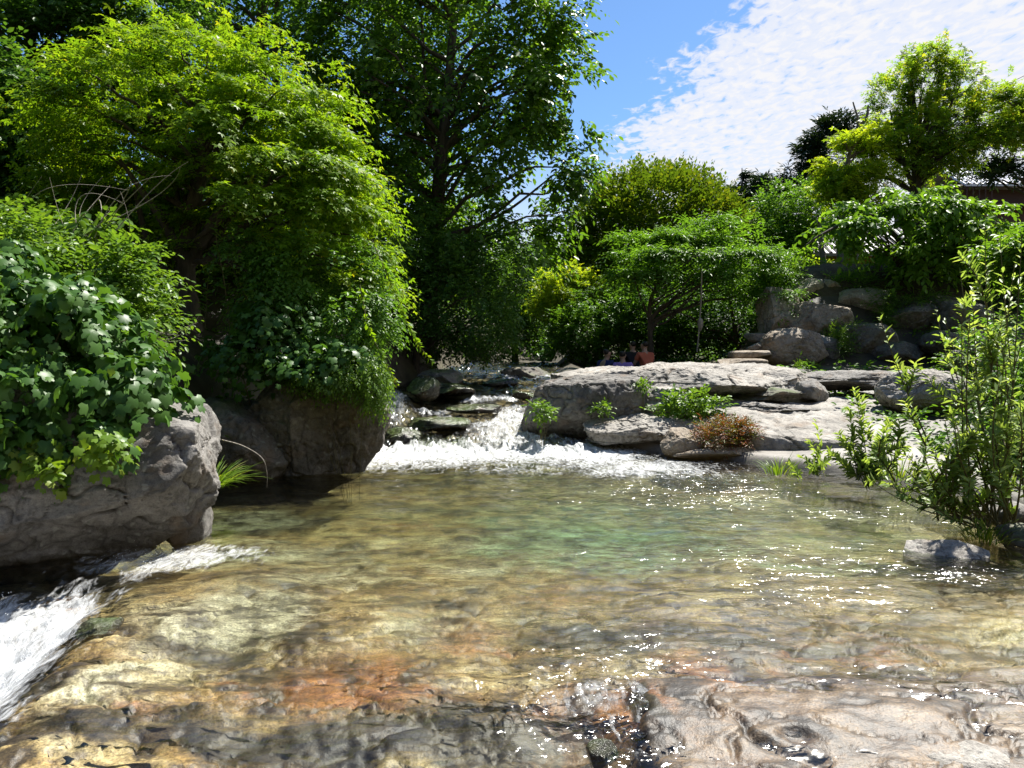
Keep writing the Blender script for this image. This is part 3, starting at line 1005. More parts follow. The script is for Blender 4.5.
# rocks of the rapid
rock("rock", "dark mossy wet rock beside the white chute at the left edge", 102, 628, 4.12, 36, 20, .15, 'rock_wet', 17, 11, 2.5, 6)
RAP = "wet rocks of the rapid"
for lab, a in (
    ("wet dark ledge at the foot of the side fall, left of the rapid", (440, 424, 12.8, 64, 15, .5, 'rock_wet', 21)),
    ("flat wet rock parting the lower rapid just above the white boil", (452, 448, 11.75, 110, 14, .4, 'rock_wet', 22)),
    ("mossy wet rock jutting into the left edge of the boil", (402, 440, 12.0, 40, 26, .35, 'rock_wet', 23)),
    ("rounded wet rock above the middle step of the rapid", (446, 390, 15.2, 60, 13, .6, 'rock_wet', 24)),
    ("pale topped rock on the left shore above the rapid", (440, 378, 16.2, 46, 18, .5, 'rock_dark', 25)),
    ("pointed dark rock beside the side fall under the leafy bank", (424, 388, 14.2, 34, 26, .45, 'rock_wet', 26)),
    ("low dark rock at the upstream bend, left of the pale one", (412, 370, 17.6, 50, 20, .5, 'rock_dark', 27)),
    ("rounded rock with a sunlit rim at the upstream bend", (528, 376, 17.5, 56, 18, .6, 'rock_dark', 28)),
    ("dark low rock in midstream at the top of the rapid", (500, 384, 16.3, 40, 10, .4, 'rock_wet', 29)),
    ("wet dark rock at the upper lip of the rapid, against the big boulder", (524, 396, 14.6, 24, 10, .35, 'rock_wet', 30)),
    ("black wet block in the middle of the rapid between two white threads", (474, 409, 13.5, 56, 9, .4, 'rock_wet', 31)),
):
    rock("rock", lab, *a[:7], seed=a[7], cuts=10, sub=5, group=RAP)

# the pale outcrop right of the rapid
rock("boulder", "big grey boulder with a speckled shaded face at the right side of the rapid", 584, 408, 12.6, 128, 76, .85, 'granite_grey', 33, 8, 3.2, 7,
     rot=.1, tilt=(.05, -.06), flat=.25, cutd=(.75, 1))
rock("rock_slab", "sloping pale slab resting on top of the big speckled boulder", 598, 379, 14.2, 92, 26, 1.2, 'granite', 35, 8, 3.4, 6, tilt=(0, -.12), flat=.3)
rock("rock_slab", "broad sunlit slab with a vertical crack at its left end, topping the outcrop", 712, 379, 13.6, 178, 36, 1.5, 'granite', 37, 7, 3.6, 7,
     tilt=(.04, .02), flat=.35, cutd=(.78, 1), strata=.04)
rock("rock", "square pale block set into the outcrop below the broad cracked slab", 654, 402, 12.5, 58, 32, .6, 'granite', 39, 9, 3.6, 6, strata=.03)
rock("rock_slab", "low pale ledge undercut by the water in front of the outcrop", 654, 428, 11.7, 140, 30, .7, 'granite', 41, 8, 3.2, 7, tilt=(.06, .0), flat=.3, strata=.05)
rock("rock", "small dark brown boulder at the water's edge beside the reddish bush", 681, 443, 10.7, 44, 30, .35, 'granite_tan', 43, 9, 2.5, 6)
rock("rock", "flat brown stone lying under the reddish bush", 714, 453, 10.5, 90, 14, .35, 'granite_tan', 44, 8, 3, 5)
rock("rock", "layered dark faced rock under the right half of the broad slab", 762, 396, 12.9, 90, 26, .8, 'rock_dark', 45, 12, 3.4, 6, strata=.12)
rock("rock", "jagged grey block stepping down from the layered rock", 772, 383, 13.2, 46, 24, .5, 'granite_grey', 46, 13, 2.8, 6)
rock("rock", "thin broken plate of rock below the layered rock", 772, 409, 12.0, 92, 14, .5, 'granite_grey', 47, 11, 3.4, 6, strata=.08)
rock("rock", "small wedge of rock between the layered rock and the long flat slab", 810, 392, 12.6, 34, 22, .4, 'granite_grey', 48, 12, 2.6, 5)
rock("rock_slab", "long flat slab with a shadowed underside left of the round boulder", 856, 380, 13.6, 120, 22, 1.0, 'granite_grey', 49, 8, 3.6, 6, flat=.3, strata=.05)
rock("rock_slab", "wide gently tilted sheet of pale granite running down to the water on the right", 842, 434, 11.4, 270, 56, 1.6, 'granite', 50, 6, 3.6, 7,
     tilt=(.16, .0), flat=.45, rough=.6, cutd=(.8, 1))
rock("boulder", "smooth rounded grey boulder standing on the pale granite", 923, 392, 11.6, 84, 46, .6, 'granite', 51, 6, 2.3, 7, tilt=(0, .06), cutd=(.8, 1))
rock("boulder", "small grey boulder half hidden behind the willow, above the rounded one", 958, 362, 13.4, 34, 24, .4, 'granite_grey', 52, 8, 2.5, 5)
rock("rock", "flat topped pale stone lying in the water under the willow", 944, 556, 5.6, 84, 34, .24, 'granite', 53, 12, 2.3, 6)
rock("rock", "dark stone at the right edge beside the flat stone under the willow", 1022, 540, 5.9, 34, 34, .25, 'rock_dark', 54, 9, 2.6, 5)
rock("rock", "grey stone among the willow stems close to the water", 1000, 512, 6.6, 46, 26, .3, 'granite_grey', 55, 9, 2.6, 5)
# foreground stones
rock("rock", "jagged black wet rock poking out of the shallow run at the bottom edge", 603, 757, 2.82, 34, 30, .06, 'rock_wet', 56, 12, 2.4, 5)
rock("rock", "pale rounded stone at the bottom right edge", 965, 766, 2.80, 90, 34, .12, 'granite', 57, 7, 2.4, 5)
# boulders of the terraced bank
BANK = "boulders of the terraced bank"
for i, (lab, a) in enumerate((
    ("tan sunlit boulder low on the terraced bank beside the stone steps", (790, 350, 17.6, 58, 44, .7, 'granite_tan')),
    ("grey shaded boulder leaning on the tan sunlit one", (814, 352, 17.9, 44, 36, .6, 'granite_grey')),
    ("lumpy boulder with a sunlit mossy top in the middle of the terraced bank", (816, 325, 18.6, 66, 46, .7, 'granite_tan')),
    ("tall dull grey boulder left of the lumpy mossy topped one", (779, 315, 19.0, 38, 56, .6, 'bank_rock')),
    ("flat boulder near the tree trunks at the top of the terraced bank", (803, 290, 19.8, 40, 22, .6, 'bank_rock')),
    ("squarish boulder right of the flat one below the tree trunks", (830, 292, 19.8, 34, 26, .6, 'bank_rock')),
    ("dark block under the two boulders below the tree trunks", (806, 305, 19.5, 40, 24, .5, 'bank_rock')),
    ("slanting grey boulder right of the fern clump on the terraced bank", (862, 308, 19.2, 64, 40, .7, 'bank_rock')),
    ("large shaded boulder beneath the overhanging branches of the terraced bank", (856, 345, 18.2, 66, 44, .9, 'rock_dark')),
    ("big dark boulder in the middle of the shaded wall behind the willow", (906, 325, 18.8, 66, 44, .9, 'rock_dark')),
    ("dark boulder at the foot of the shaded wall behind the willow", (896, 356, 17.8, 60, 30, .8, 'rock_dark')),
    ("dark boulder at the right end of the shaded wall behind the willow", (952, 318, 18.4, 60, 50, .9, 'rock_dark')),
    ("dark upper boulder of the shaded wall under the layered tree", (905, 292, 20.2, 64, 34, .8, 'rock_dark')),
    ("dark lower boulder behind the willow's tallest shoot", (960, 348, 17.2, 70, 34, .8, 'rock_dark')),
)):
    rock("boulder", lab, *a, seed=60 + i, cuts=9, sub=6, box=2.7, group=BANK)
for i, (lab, a) in enumerate((
    ("lowest stone step at the foot of the terraced bank", (742, 363, 16.6, 46, 9, .4)),
    ("second stone step with a broken corner", (752, 355, 17.3, 44, 9, .4)),
    ("third stone step against the tan boulder", (762, 347, 18.0, 36, 9, .4)),
    ("topmost short stone step in the shade of the weeping tree", (760, 338, 18.7, 28, 10, .4)),
)):
    rock("stone_step", lab, *a, mat='granite_tan', seed=80 + i, cuts=6, sub=5, box=4.5, rough=.6, group="stone steps on the bank", cat="step")


# ------------------------------------------------------------------ plants and trees
def limbs(geo, trunk, trunk_r, starts, n, r0=.06, seed=0, low=.25, sides=5):
    """Boughs from the trunk out to some of the crown's twigs."""
    if n <= 0 or len(starts) == 0:
        return
    idx = np.random.default_rng(seed).permutation(len(starts))[:n]
    tl = len(trunk)
    for k in idx:
        e = starts[k]
        # leave the trunk below the bough's end
        dz = np.abs(trunk[:, 2] - (e[2] - .5 * np.linalg.norm(e[:2] - trunk[:, :2].mean(0))))
        j = int(np.clip(np.argmin(dz), int(tl * low), tl - 1))
        a = trunk[j]
        mid = (a + e) / 2 + np.array([0, 0, .18 * np.linalg.norm(e - a)]) + rvec(1)[0] * .05 * np.linalg.norm(e - a)
        rr = min(trunk_r[j] * .55, r0)
        pts = bez(a, mid, e, 9)
        pts[1:-1] += rvec(7) * .02 * np.linalg.norm(e - a)
        tube(geo, pts, np.linspace(rr, rr * .12, 9), sides, rough=.2, seed=int(k))


def tree(name, label, trunk_pts, r0, r1, blobs, n_twig, tpl, size, mat, nL=7, twig=.5, bark='bark', n_limb=26, shell=.55, freq=1.0, thr=-.1, seed=1,
         droop=.25, hang=.0, out=.8, lift=.1, zmin=-2.0, up_bias=0.0, flat=.5, angle=55, jit=.35, group=None, cat="tree", extra_trunks=(), limb_r=.07,
         core=.0, low=.25, rnd_amp=.5, cut=None, tier=0.0):
    tp = spline([P(*q) for q in trunk_pts], 26)
    base = tp[0].copy()
    g0 = gz(base[0], base[1])
    if base[2] > g0 - .05:
        tp = np.vstack([[base[0], base[1], g0 - .15], tp])
    root = thing(name, (base[0], base[1], min(g0, base[2])), label, cat, group)
    tr = np.linspace(r0, r1, len(tp))
    tr[:3] *= [1.35, 1.18, 1.05]
    gt = Geo()
    tube(gt, tp, tr, 10, rough=.35, seed=seed)
    for ex in extra_trunks:
        ep = spline([P(*q) for q in ex], 16)
        ge = gz(ep[0][0], ep[0][1])
        from_ground = ep[0][2] - ge < 1.0
        if from_ground and ep[0][2] > ge:
            ep = np.vstack([[ep[0][0], ep[0][1], ge - .1], ep])
        ra = r0 * .7 if from_ground else min(r1 * 1.2, r0 * .5)
        tube(gt, ep, np.linspace(ra, min(r1 * .5, ra * .3), len(ep)), 8, rough=.3, seed=seed + 3)
    st, dr = blob_pts(blobs, n_twig, shell, zmin, freq, thr, seed, up_bias, cut)
    if tier:
        zq = st[:, 2] + .25 * tier * fbm(st * .9, 2, seed)
        st[:, 2] += (np.round(zq / tier) * tier - zq) * .8
    limbs(gt, tp, tr, st, n_limb, limb_r, seed, low)
    d = dr * out
    d[:, 2] *= flat
    d[:, 2] += lift
    d = d + rvec(len(d)) * .35
    cg = Geo()
    inner = nrm(d)
    sprays(cg, tpl, st - inner * (twig * .5), d, twig * R.uniform(.7, 1.3, len(st)), nL, size, angle, droop, jit, hang, rnd_amp=rnd_amp)
    gt.build("trunk", M[bark], root)
    cg.build("crown", M[mat], root)
    return root


# the bright maple on the left bank
tree("maple_tree", "bright green spreading maple whose dome of leaves slopes down to the stream",
     [(186, 300, 11.2), (188, 235, 11.2), (200, 175, 11.2), (205, 120, 11.1)], .16, .05,
     [(200, 235, 11.2, 150, 205, 2.5), (272, 225, 10.9, 112, 152, 1.7), (112, 150, 11.3, 72, 80, 1.6), (326, 288, 10.6, 64, 92, 1.2), (200, 190, 11.6, 120, 100, 1.8), (306, 215, 10.8, 64, 84, 1.3)],
     7600, 'maple3', .088, 'maple', nL=9, twig=.6, n_limb=70, shell=.78, freq=1.35, thr=.02, seed=3, droop=.4, tier=.5, out=1, lift=.08, zmin=-.12, flat=.25,
     jit=.28, hang=.12, limb_r=.05, cut=lambda d, r: (d[:, 1] > -.35) | (d[:, 2] > .52) | ((d[:, 0] > .45) & (d[:, 2] > .05)),
     extra_trunks=[[(186, 270, 11.2), (165, 225, 11), (120, 160, 11)], [(186, 270, 11.2), (230, 200, 10.9), (290, 150, 10.7)],
                   [(178, 290, 11.2), (150, 250, 11.4), (135, 190, 11.6)]])
# the tall tree behind it
tree("tall_oak_tree", "tall dark oak rising through the top of the picture, its right edge against blue sky",
     [(428, 340, 19), (432, 260, 19), (438, 190, 19), (447, 100, 19), (455, 0, 19), (462, -120, 19)], .24, .05,
     [(440, 60, 19, 120, 120, 2.8), (520, 110, 18.6, 78, 100, 2.0), (563, 175, 18.6, 36, 44, .9), (385, 140, 19.6, 80, 110, 2.2), (470, 230, 18.8, 100, 70, 2.0),
      (555, 40, 18.7, 48, 70, 1.3), (580, 118, 18.5, 26, 24, .6), (450, -100, 19, 160, 100, 3.6), (330, 40, 20, 60, 90, 2.0), (545, 235, 18.8, 30, 34, .8)],
     5600, 'oval', .165, 'oak', nL=8, twig=.65, n_limb=70, shell=.25, freq=.9, thr=.06, seed=5, droop=.3, lift=.1, hang=.25, limb_r=.07,
     extra_trunks=[[(440, 180, 19), (425, 80, 19.2), (420, 0, 19.2), (405, -60, 19.2)], [(436, 215, 19), (490, 130, 18.6), (540, 60, 18.6)],
                   [(434, 240, 19), (500, 215, 18.6), (560, 170, 18.6)]], low=.15)
tree("bank_tree", "dark green fine leaved tree under the oak, leaning over the left side of the rapid",
     [(415, 380, 17.2), (420, 330, 17.2), (440, 280, 17.3)], .1, .03,
     [(440, 300, 17.6, 70, 62, 1.5), (478, 318, 17.0, 44, 40, 1.0), (412, 270, 17.6, 60, 70, 1.4), (500, 262, 18.2, 34, 44, 1.0)],
     3600, 'rhomb', .085, 'dark', nL=10, twig=.45, n_limb=24, shell=.55, freq=1.3, thr=-.12, seed=7, droop=.35, flat=.4, lift=.05)
# woods behind the maple
W = "dark woodland trees behind the maple"
tree("woodland_tree", "shady broad tree filling the top left corner behind the maple", [(20, 330, 15), (26, 200, 15), (30, 80, 15), (34, -40, 15)], .2, .06,
     [(40, 60, 15, 120, 90, 2.2), (0, 160, 14.5, 70, 90, 1.8), (120, 10, 15.5, 100, 60, 2), (20, 250, 13.5, 60, 60, 1.2), (10, 130, 12.2, 50, 90, .8)], 7400, 'oval', .125, 'dark', nL=8, twig=.6,
     n_limb=36, shell=.4, freq=.8, thr=-.2, seed=11, group=W, hang=.2)
tree("woodland_tree", "dark tree with two bare trunks showing above the top of the maple", [(256, 280, 21), (258, 120, 21), (262, 20, 21), (268, -60, 21)], .2, .1,
     [(250, -60, 21, 140, 70, 3), (200, 60, 22, 90, 110, 2.5), (310, 90, 22, 60, 120, 2), (280, 180, 22, 90, 90, 2)], 4200, 'oval', .15, 'dark', nL=7, twig=.7,
     n_limb=30, shell=.35, freq=.7, thr=-.05, seed=13, group=W, extra_trunks=[[(280, 280, 20.5), (276, 120, 20.5), (276, 20, 20.5), (284, -60, 20.5)]], hang=.2)
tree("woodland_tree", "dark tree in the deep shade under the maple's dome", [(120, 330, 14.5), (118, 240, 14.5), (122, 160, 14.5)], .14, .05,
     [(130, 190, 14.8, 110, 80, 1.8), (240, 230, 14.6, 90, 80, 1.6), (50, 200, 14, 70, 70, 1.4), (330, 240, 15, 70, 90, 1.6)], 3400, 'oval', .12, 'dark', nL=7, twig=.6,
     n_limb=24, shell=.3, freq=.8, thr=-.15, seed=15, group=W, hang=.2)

tree("woodland_tree", "dark tall tree filling the gap between the maple and the oak", [(372, 330, 23), (372, 200, 23), (375, 90, 23), (378, 0, 23)], .2, .08,
     [(372, 110, 23.5, 80, 110, 2.4), (360, 230, 23, 80, 90, 2.2), (420, 30, 24, 80, 80, 2.4), (430, 200, 24, 60, 80, 2)], 3600, 'oval', .15, 'dark', nL=7, twig=.7,
     n_limb=26, shell=.3, freq=.7, thr=-.12, seed=16, group=W, hang=.2)

# middle of the valley
tree("green_tree", "mid green bushy tree above the upstream bend, right of the dark leaning one", [(515, 370, 27), (515, 320, 27), (516, 260, 27)], .14, .04,
     [(518, 285, 27, 42, 60, 1.8), (548, 312, 26, 36, 40, 1.4), (500, 330, 26, 30, 34, 1.2)], 2400, 'oval', .11, 'bushgreen', nL=8, twig=.5, n_limb=16, shell=.5, thr=-.12, seed=17)
tree("yellow_green_tree", "small tree with yellow green leaves beyond the upstream bend", [(572, 362, 23.5), (570, 330, 23.5), (566, 296, 23.5)], .08, .03,
     [(566, 288, 23.5, 34, 24, 1.0), (556, 303, 23.3, 26, 18, .8), (590, 300, 23.6, 24, 22, .8)], 1700, 'maple3', .10, 'yellow', nL=7, twig=.4, n_limb=14, shell=.5, seed=19, thr=-.15)
tree("green_tree", "leafy green shrub tree below the yellow green one, behind the sitting people", [(600, 366, 22.5), (600, 340, 22.5), (602, 310, 22.5)], .07, .03,
     [(606, 312, 22.4, 44, 30, 1.1), (580, 330, 22.3, 36, 30, 1.0), (632, 318, 22.6, 34, 36, 1.0), (606, 345, 22.4, 50, 22, 1.0)], 3000, 'oval', .085, 'bushgreen', nL=9, twig=.4,
     n_limb=14, shell=.5, seed=21, thr=-.12)
tree("dome_tree", "dense round topped tree with a yellowish sunlit crest and a dark underside against the sky", [(662, 360, 27), (660, 300, 27), (655, 250, 27), (652, 205, 27)], .2, .06,
     [(655, 222, 27, 82, 54, 2.8), (620, 245, 26.6, 52, 48, 2.0), (708, 235, 26.8, 40, 40, 1.6), (590, 270, 26.6, 30, 36, 1.3)],
     6500, 'rhomb', .15, 'dome', nL=8, twig=.5, n_limb=34, shell=.7, freq=.8, thr=-.3, seed=23, droop=-.1, lift=.45, flat=.9)
tree("weeping_tree", "wide feathery tree with layered pale green fronds drooping over a dark hollow", [(652, 366, 20), (650, 330, 20), (652, 296, 20), (672, 268, 20)], .09, .03,
     [(690, 256, 20, 84, 24, 1.7), (650, 240, 19.8, 42, 16, 1.0), (742, 268, 19.8, 54, 28, 1.3), (772, 300, 19.4, 26, 34, .8), (640, 272, 19.6, 34, 16, .9), (720, 232, 20.3, 50, 14, 1.1)],
     3300, 'lance', .115, 'feather', nL=11, twig=.7, n_limb=40, shell=.5, freq=1.2, thr=.02, tier=.5, seed=25, droop=.35, flat=.15, lift=.12, angle=62, jit=.22, limb_r=.035, low=.4,
     extra_trunks=[[(654, 330, 20), (640, 296, 19.8), (632, 272, 19.7)], [(650, 320, 20), (690, 285, 19.9), (740, 262, 19.8)]])
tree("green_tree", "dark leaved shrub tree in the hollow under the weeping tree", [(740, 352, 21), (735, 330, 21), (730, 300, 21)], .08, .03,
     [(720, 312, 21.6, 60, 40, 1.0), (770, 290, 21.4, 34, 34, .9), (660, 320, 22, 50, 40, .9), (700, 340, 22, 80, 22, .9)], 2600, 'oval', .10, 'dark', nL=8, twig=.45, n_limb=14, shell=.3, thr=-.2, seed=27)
# right hand terrace
tree("conifer", "distant dark conifer, left of the far pair above the weeping tree", [(742, 230, 60), (742, 200, 60), (742, 168, 60)], .2, .03,
     [(742, 210, 60, 14, 16, 1.2), (741, 192, 60, 10, 12, .9), (742, 178, 60, 5, 8, .5)], 700, 'willow', .5, 'pine', nL=7, twig=.9, n_limb=10, shell=.2, freq=.5, thr=-.2, seed=29, group="distant conifers")
tree("conifer", "distant dark conifer with a broad crown at the end of the sky gap", [(766, 230, 58), (766, 205, 58), (764, 174, 58)], .2, .03,
     [(766, 210, 58, 20, 18, 1.6), (764, 192, 58, 15, 12, 1.2), (762, 180, 58, 9, 7, .8)], 900, 'willow', .5, 'pine', nL=7, twig=.9, n_limb=10, shell=.2, freq=.5, thr=-.2, seed=30, group="distant conifers")
tree("pine_tree", "dark pine with a ragged pointed top left of the yellowing trees", [(806, 300, 31), (808, 220, 31), (812, 140, 31)], .2, .05,
     [(806, 178, 31, 24, 16, 1.1), (826, 150, 31, 28, 18, 1.1), (800, 200, 31, 34, 20, 1.3), (838, 128, 31, 24, 14, .9), (795, 222, 31, 32, 18, 1.2)],
     1900, 'willow', .26, 'pine', nL=9, twig=.6, n_limb=26, shell=.3, freq=.8, thr=-.05, seed=31, lift=.3, flat=.6)
tree("green_tree", "rounded mid green tree below the dark pine on the terrace", [(796, 290, 27), (794, 260, 27), (792, 225, 27)], .12, .04,
     [(792, 215, 27, 40, 36, 1.6), (780, 245, 26.6, 34, 30, 1.4)], 2600, 'oval', .11, 'bushgreen', nL=8, twig=.5, n_limb=16, shell=.5, seed=33, thr=-.12)
tree("turning_tree", "tallest tree on the right, green turning yellow with rusty tips against the cloud",
     [(922, 330, 23), (918, 240, 23), (916, 185, 23), (914, 160, 23)], .16, .08,
     [(930, 135, 23, 58, 42, 1.7), (912, 75, 23, 24, 28, .8), (962, 80, 23, 26, 30, .9), (900, 110, 23, 34, 40, 1.1), (975, 120, 23, 40, 36, 1.2), (880, 150, 23, 32, 30, 1.0),
      (938, 62, 23, 16, 24, .5), (935, 160, 23, 44, 18, 1.1)],
     3000, 'maple3', .125, 'turning', nL=7, twig=.42, n_limb=70, shell=.3, freq=1.6, thr=.08, seed=35, lift=.25, flat=.8, limb_r=.05, low=.6,
     extra_trunks=[[(917, 200, 23), (900, 150, 23), (890, 110, 23)], [(916, 190, 23), (935, 140, 23), (960, 85, 23)], [(916, 185, 23), (916, 120, 23), (910, 70, 23)]])
tree("turning_tree", "smaller yellowing tree with a bare grey twig at its top, left of the tallest one",
     [(840, 290, 22), (842, 240, 22), (844, 190, 22), (850, 150, 22)], .17, .05,
     [(848, 165, 22, 30, 34, 1.0), (838, 190, 22, 26, 26, .9), (866, 145, 22, 24, 26, .8), (870, 190, 22, 30, 24, .9)],
     1500, 'maple3', .12, 'yellow', nL=7, twig=.42, bark='barkg', n_limb=34, shell=.35, freq=1.5, thr=.03, seed=37, lift=.2, limb_r=.04,
     extra_trunks=[[(826, 290, 22.3), (822, 250, 22.3), (818, 215, 22.3)], [(852, 290, 22.2), (856, 250, 22.2), (868, 200, 22.2)], [(847, 150, 22), (858, 125, 22), (853, 102, 22)],
                   [(851, 135, 22), (866, 118, 22), (868, 106, 22)]])
tree("layered_tree", "low tree with tiers of large bright leaves and one long drooping branch",
     [(912, 300, 19.5), (908, 260, 19.5), (905, 225, 19.3)], .1, .03,
     [(905, 212, 18.6, 70, 18, 1.3), (860, 222, 18.2, 42, 14, .9), (828, 238, 18.0, 22, 10, .5), (960, 225, 18.6, 50, 24, 1.2), (925, 248, 18.8, 52, 22, 1.1), (912, 200, 18.8, 34, 10, .9)],
     1250, 'oval', .16, 'walnut', nL=8, twig=.6, n_limb=44, shell=.45, freq=1.3, thr=.08, tier=.5, seed=39, droop=.45, flat=.15, lift=.1, hang=.2, limb_r=.03, low=.3,
     extra_trunks=[[(908, 250, 19.4), (870, 215, 18.6), (826, 232, 18.0), (805, 246, 17.9)]])
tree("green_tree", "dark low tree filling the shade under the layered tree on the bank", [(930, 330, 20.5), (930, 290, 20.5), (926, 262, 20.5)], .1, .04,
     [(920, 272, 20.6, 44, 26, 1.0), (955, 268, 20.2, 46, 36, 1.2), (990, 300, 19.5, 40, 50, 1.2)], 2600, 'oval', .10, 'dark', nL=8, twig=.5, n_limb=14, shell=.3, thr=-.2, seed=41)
tree("pine_tree", "dark pine at the right edge with crooked boughs against the sky", [(1046, 260, 25), (1040, 200, 25), (1036, 120, 25)], .18, .07,
     [(1010, 168, 25, 34, 10, .8), (1016, 130, 25, 34, 16, 1.0), (1050, 110, 25, 44, 30, 1.2)], 1100, 'willow', .22, 'pine', nL=9, twig=.5,
     n_limb=36, shell=.2, freq=1., thr=-.05, seed=43, lift=.3, limb_r=.08, low=.3)
tree("turning_tree", "yellow green branch tips of a tree leaning in at the right edge", [(1060, 260, 22), (1050, 190, 22), (1036, 130, 22)], .12, .05,
     [(1016, 128, 22, 26, 20, .8), (1008, 100, 22, 18, 14, .5), (1040, 90, 22, 34, 34, 1.0)], 900, 'maple3', .11, 'turning', nL=7, twig=.45, n_limb=26, shell=.3, seed=45)
tree("green_tree", "bright leaved tree at the right edge above the willow", [(1040, 330, 15), (1034, 280, 15), (1026, 240, 15)], .08, .03,
     [(1016, 252, 15, 30, 20, .8), (1046, 256, 15, 36, 34, 1.0)], 900, 'oval', .12, 'walnut', nL=8, twig=.5, n_limb=16, shell=.4, seed=47, flat=.3, hang=.2)

# trees closing the valley
FT = "far trees closing the valley"
for i, (lab, px, py, Y, rx, ry, mt) in enumerate((
    ("far tree seen through the gap left of the round topped tree", 560, 300, 44, 60, 62, 'bushgreen'),
    ("far dark tree behind the oak's lower branches", 440, 270, 42, 80, 80, 'dark'),
    ("far dark tree behind the round topped tree", 650, 290, 46, 70, 60, 'dark'),
    ("far green tree right of the round topped tree", 735, 262, 44, 56, 44, 'bushgreen'),
    ("far dark tree behind the terrace bushes", 800, 262, 46, 60, 46, 'dark'),
    ("far dark tree behind the roofs on the right", 1010, 235, 58, 70, 40, 'dark'),
    ("far dark tree behind the maple's trunk", 240, 250, 34, 110, 110, 'dark'),
    ("far dark tree at the left edge", 70, 260, 32, 130, 130, 'dark'),
    ("far tree low behind the sitting people", 620, 335, 36, 90, 36, 'dark'),
)):
    tree("far_tree", lab, [(px, 350, Y), (px, py + ry * .4, Y), (px + 3, py - ry * .3, Y)], .2, .06,
         [(px, py, Y, rx, ry, 3.0), (px - rx * .45, py + ry * .3, Y - .8, rx * .6, ry * .6, 2.2), (px + rx * .45, py + ry * .25, Y - .6, rx * .6, ry * .6, 2.2)],
         1900, 'rhomb', .28, mt, nL=7, twig=.9, n_limb=12, shell=.45, freq=.5, thr=-.15, seed=100 + i, group=FT)


def bush(name, label, base, blobs, n_twig, tpl, size, mat, nL=7, twig=.3, n_stem=14, shell=.5, freq=2.0, thr=-.2, seed=1, cat="bush", group=None, r=.012, stem='stem', **kw):
    """Leafy plant: stems from the base into the foliage."""
    b = np.asarray(base, float)
    root = thing(name, b, label, cat, group)
    st, dr = blob_pts(blobs, n_twig, shell, kw.pop('zmin', -2), freq, thr, seed, kw.pop('up_bias', 0))
    gs = Geo()
    for k in np.random.default_rng(seed).permutation(len(st))[:n_stem]:
        e = st[k]
        a = b + np.array([R.normal() * .06, R.normal() * .06, 0])
        tube(gs, bez(a, (a + e) / 2 + np.array([0, 0, .2 * np.linalg.norm(e - a)]), e, 8), np.linspace(r, r * .25, 8), 5)
    d = dr * kw.pop('out', .8)
    d[:, 2] = d[:, 2] * kw.pop('flat', .7) + kw.pop('lift', .15)
    d = d + rvec(len(d)) * .35
    g = Geo()
    sprays(g, tpl, st - nrm(d) * twig * .5, d, twig * R.uniform(.7, 1.3, len(st)), nL, size, kw.pop('angle', 55), kw.pop('droop', .25), kw.pop('jit', .35), kw.pop('hang', .0))
    gs.build("stem", M[stem], root)
    g.build("foliage", M[mat], root)
    return root


def gp(px, py, Y):
    p = P(px, py, Y)
    return (p[0], p[1], min(p[2], gz(p[0], p[1])))


# left bank plants
bush("vine", "broad lobed vine leaves spilling over the top of the large left boulder", gp(20, 420, 6.3),
     [(40, 350, 6.1, 110, 82, .75), (120, 385, 5.9, 58, 42, .55), (30, 430, 5.55, 62, 34, .45), (-20, 300, 6.2, 80, 70, .7), (10, 400, 5.6, 70, 60, .5), (105, 425, 5.5, 26, 22, .2)],
     1900, 'broad', .092, 'vine', nL=4, twig=.24, n_stem=22, shell=.78, freq=2.2, thr=-.3, seed=51, cat="vine", flat=.3, lift=.0, droop=.7, hang=.5, angle=40, jit=.45, zmin=-.75)
bush("vine", "yellowish young vine trailing down the face of the large left boulder", P(60, 440, 5.5),
     [(40, 452, 5.2, 26, 12, .1), (100, 442, 5.15, 22, 18, .12), (52, 470, 5.1, 14, 10, .06)], 60, 'broad', .062, 'grass', nL=4, twig=.16, n_stem=6, seed=52, cat="vine",
     flat=.2, lift=-.3, droop=.4, hang=.4, r=.005)
bush("bush", "light green bush with small leaves behind the broad vine leaves", gp(80, 320, 7.6),
     [(80, 285, 7.4, 90, 46, .8), (20, 250, 7.6, 60, 44, .7), (135, 270, 7.4, 42, 32, .5), (120, 320, 7.2, 56, 36, .6)], 1900, 'oval', .062, 'shrub', nL=9, twig=.32, n_stem=26,
     shell=.5, seed=53, freq=1.8, thr=-.1, flat=.35, hang=.1)
bush("sapling", "thin upright sapling with big round leaves at the left edge", gp(30, 300, 8.2),
     [(28, 215, 8.2, 40, 26, .4), (90, 225, 8.2, 44, 16, .4), (0, 235, 8.1, 30, 30, .4)], 130, 'oval', .115, 'shrub', nL=6, twig=.35, n_stem=10, seed=54, cat="sapling", flat=.3, hang=.2)
bush("bush", "dense small leaved bush on top of the overhanging dark boulder", gp(300, 380, 10),
     [(318, 272, 9.9, 74, 46, .8), (275, 310, 9.8, 50, 36, .6), (356, 318, 9.6, 42, 44, .6), (240, 262, 9.9, 30, 34, .5)], 2200, 'oval', .062, 'bushgreen', nL=9, twig=.34, n_stem=26,
     shell=.5, seed=55, freq=1.5, thr=-.02, droop=.5, hang=.25, flat=.4)
bush("vine", "shaded vine with lobed leaves hanging in front of the overhanging boulder's top", gp(262, 392, 9.3),
     [(262, 350, 9.0, 62, 28, .4), (300, 362, 8.8, 54, 20, .35), (330, 352, 8.9, 40, 22, .35), (280, 322, 9.2, 46, 30, .4)], 520, 'broad', .085, 'vine', nL=4, twig=.25, n_stem=10, seed=56, cat="vine", flat=.2, droop=.6, hang=.5)
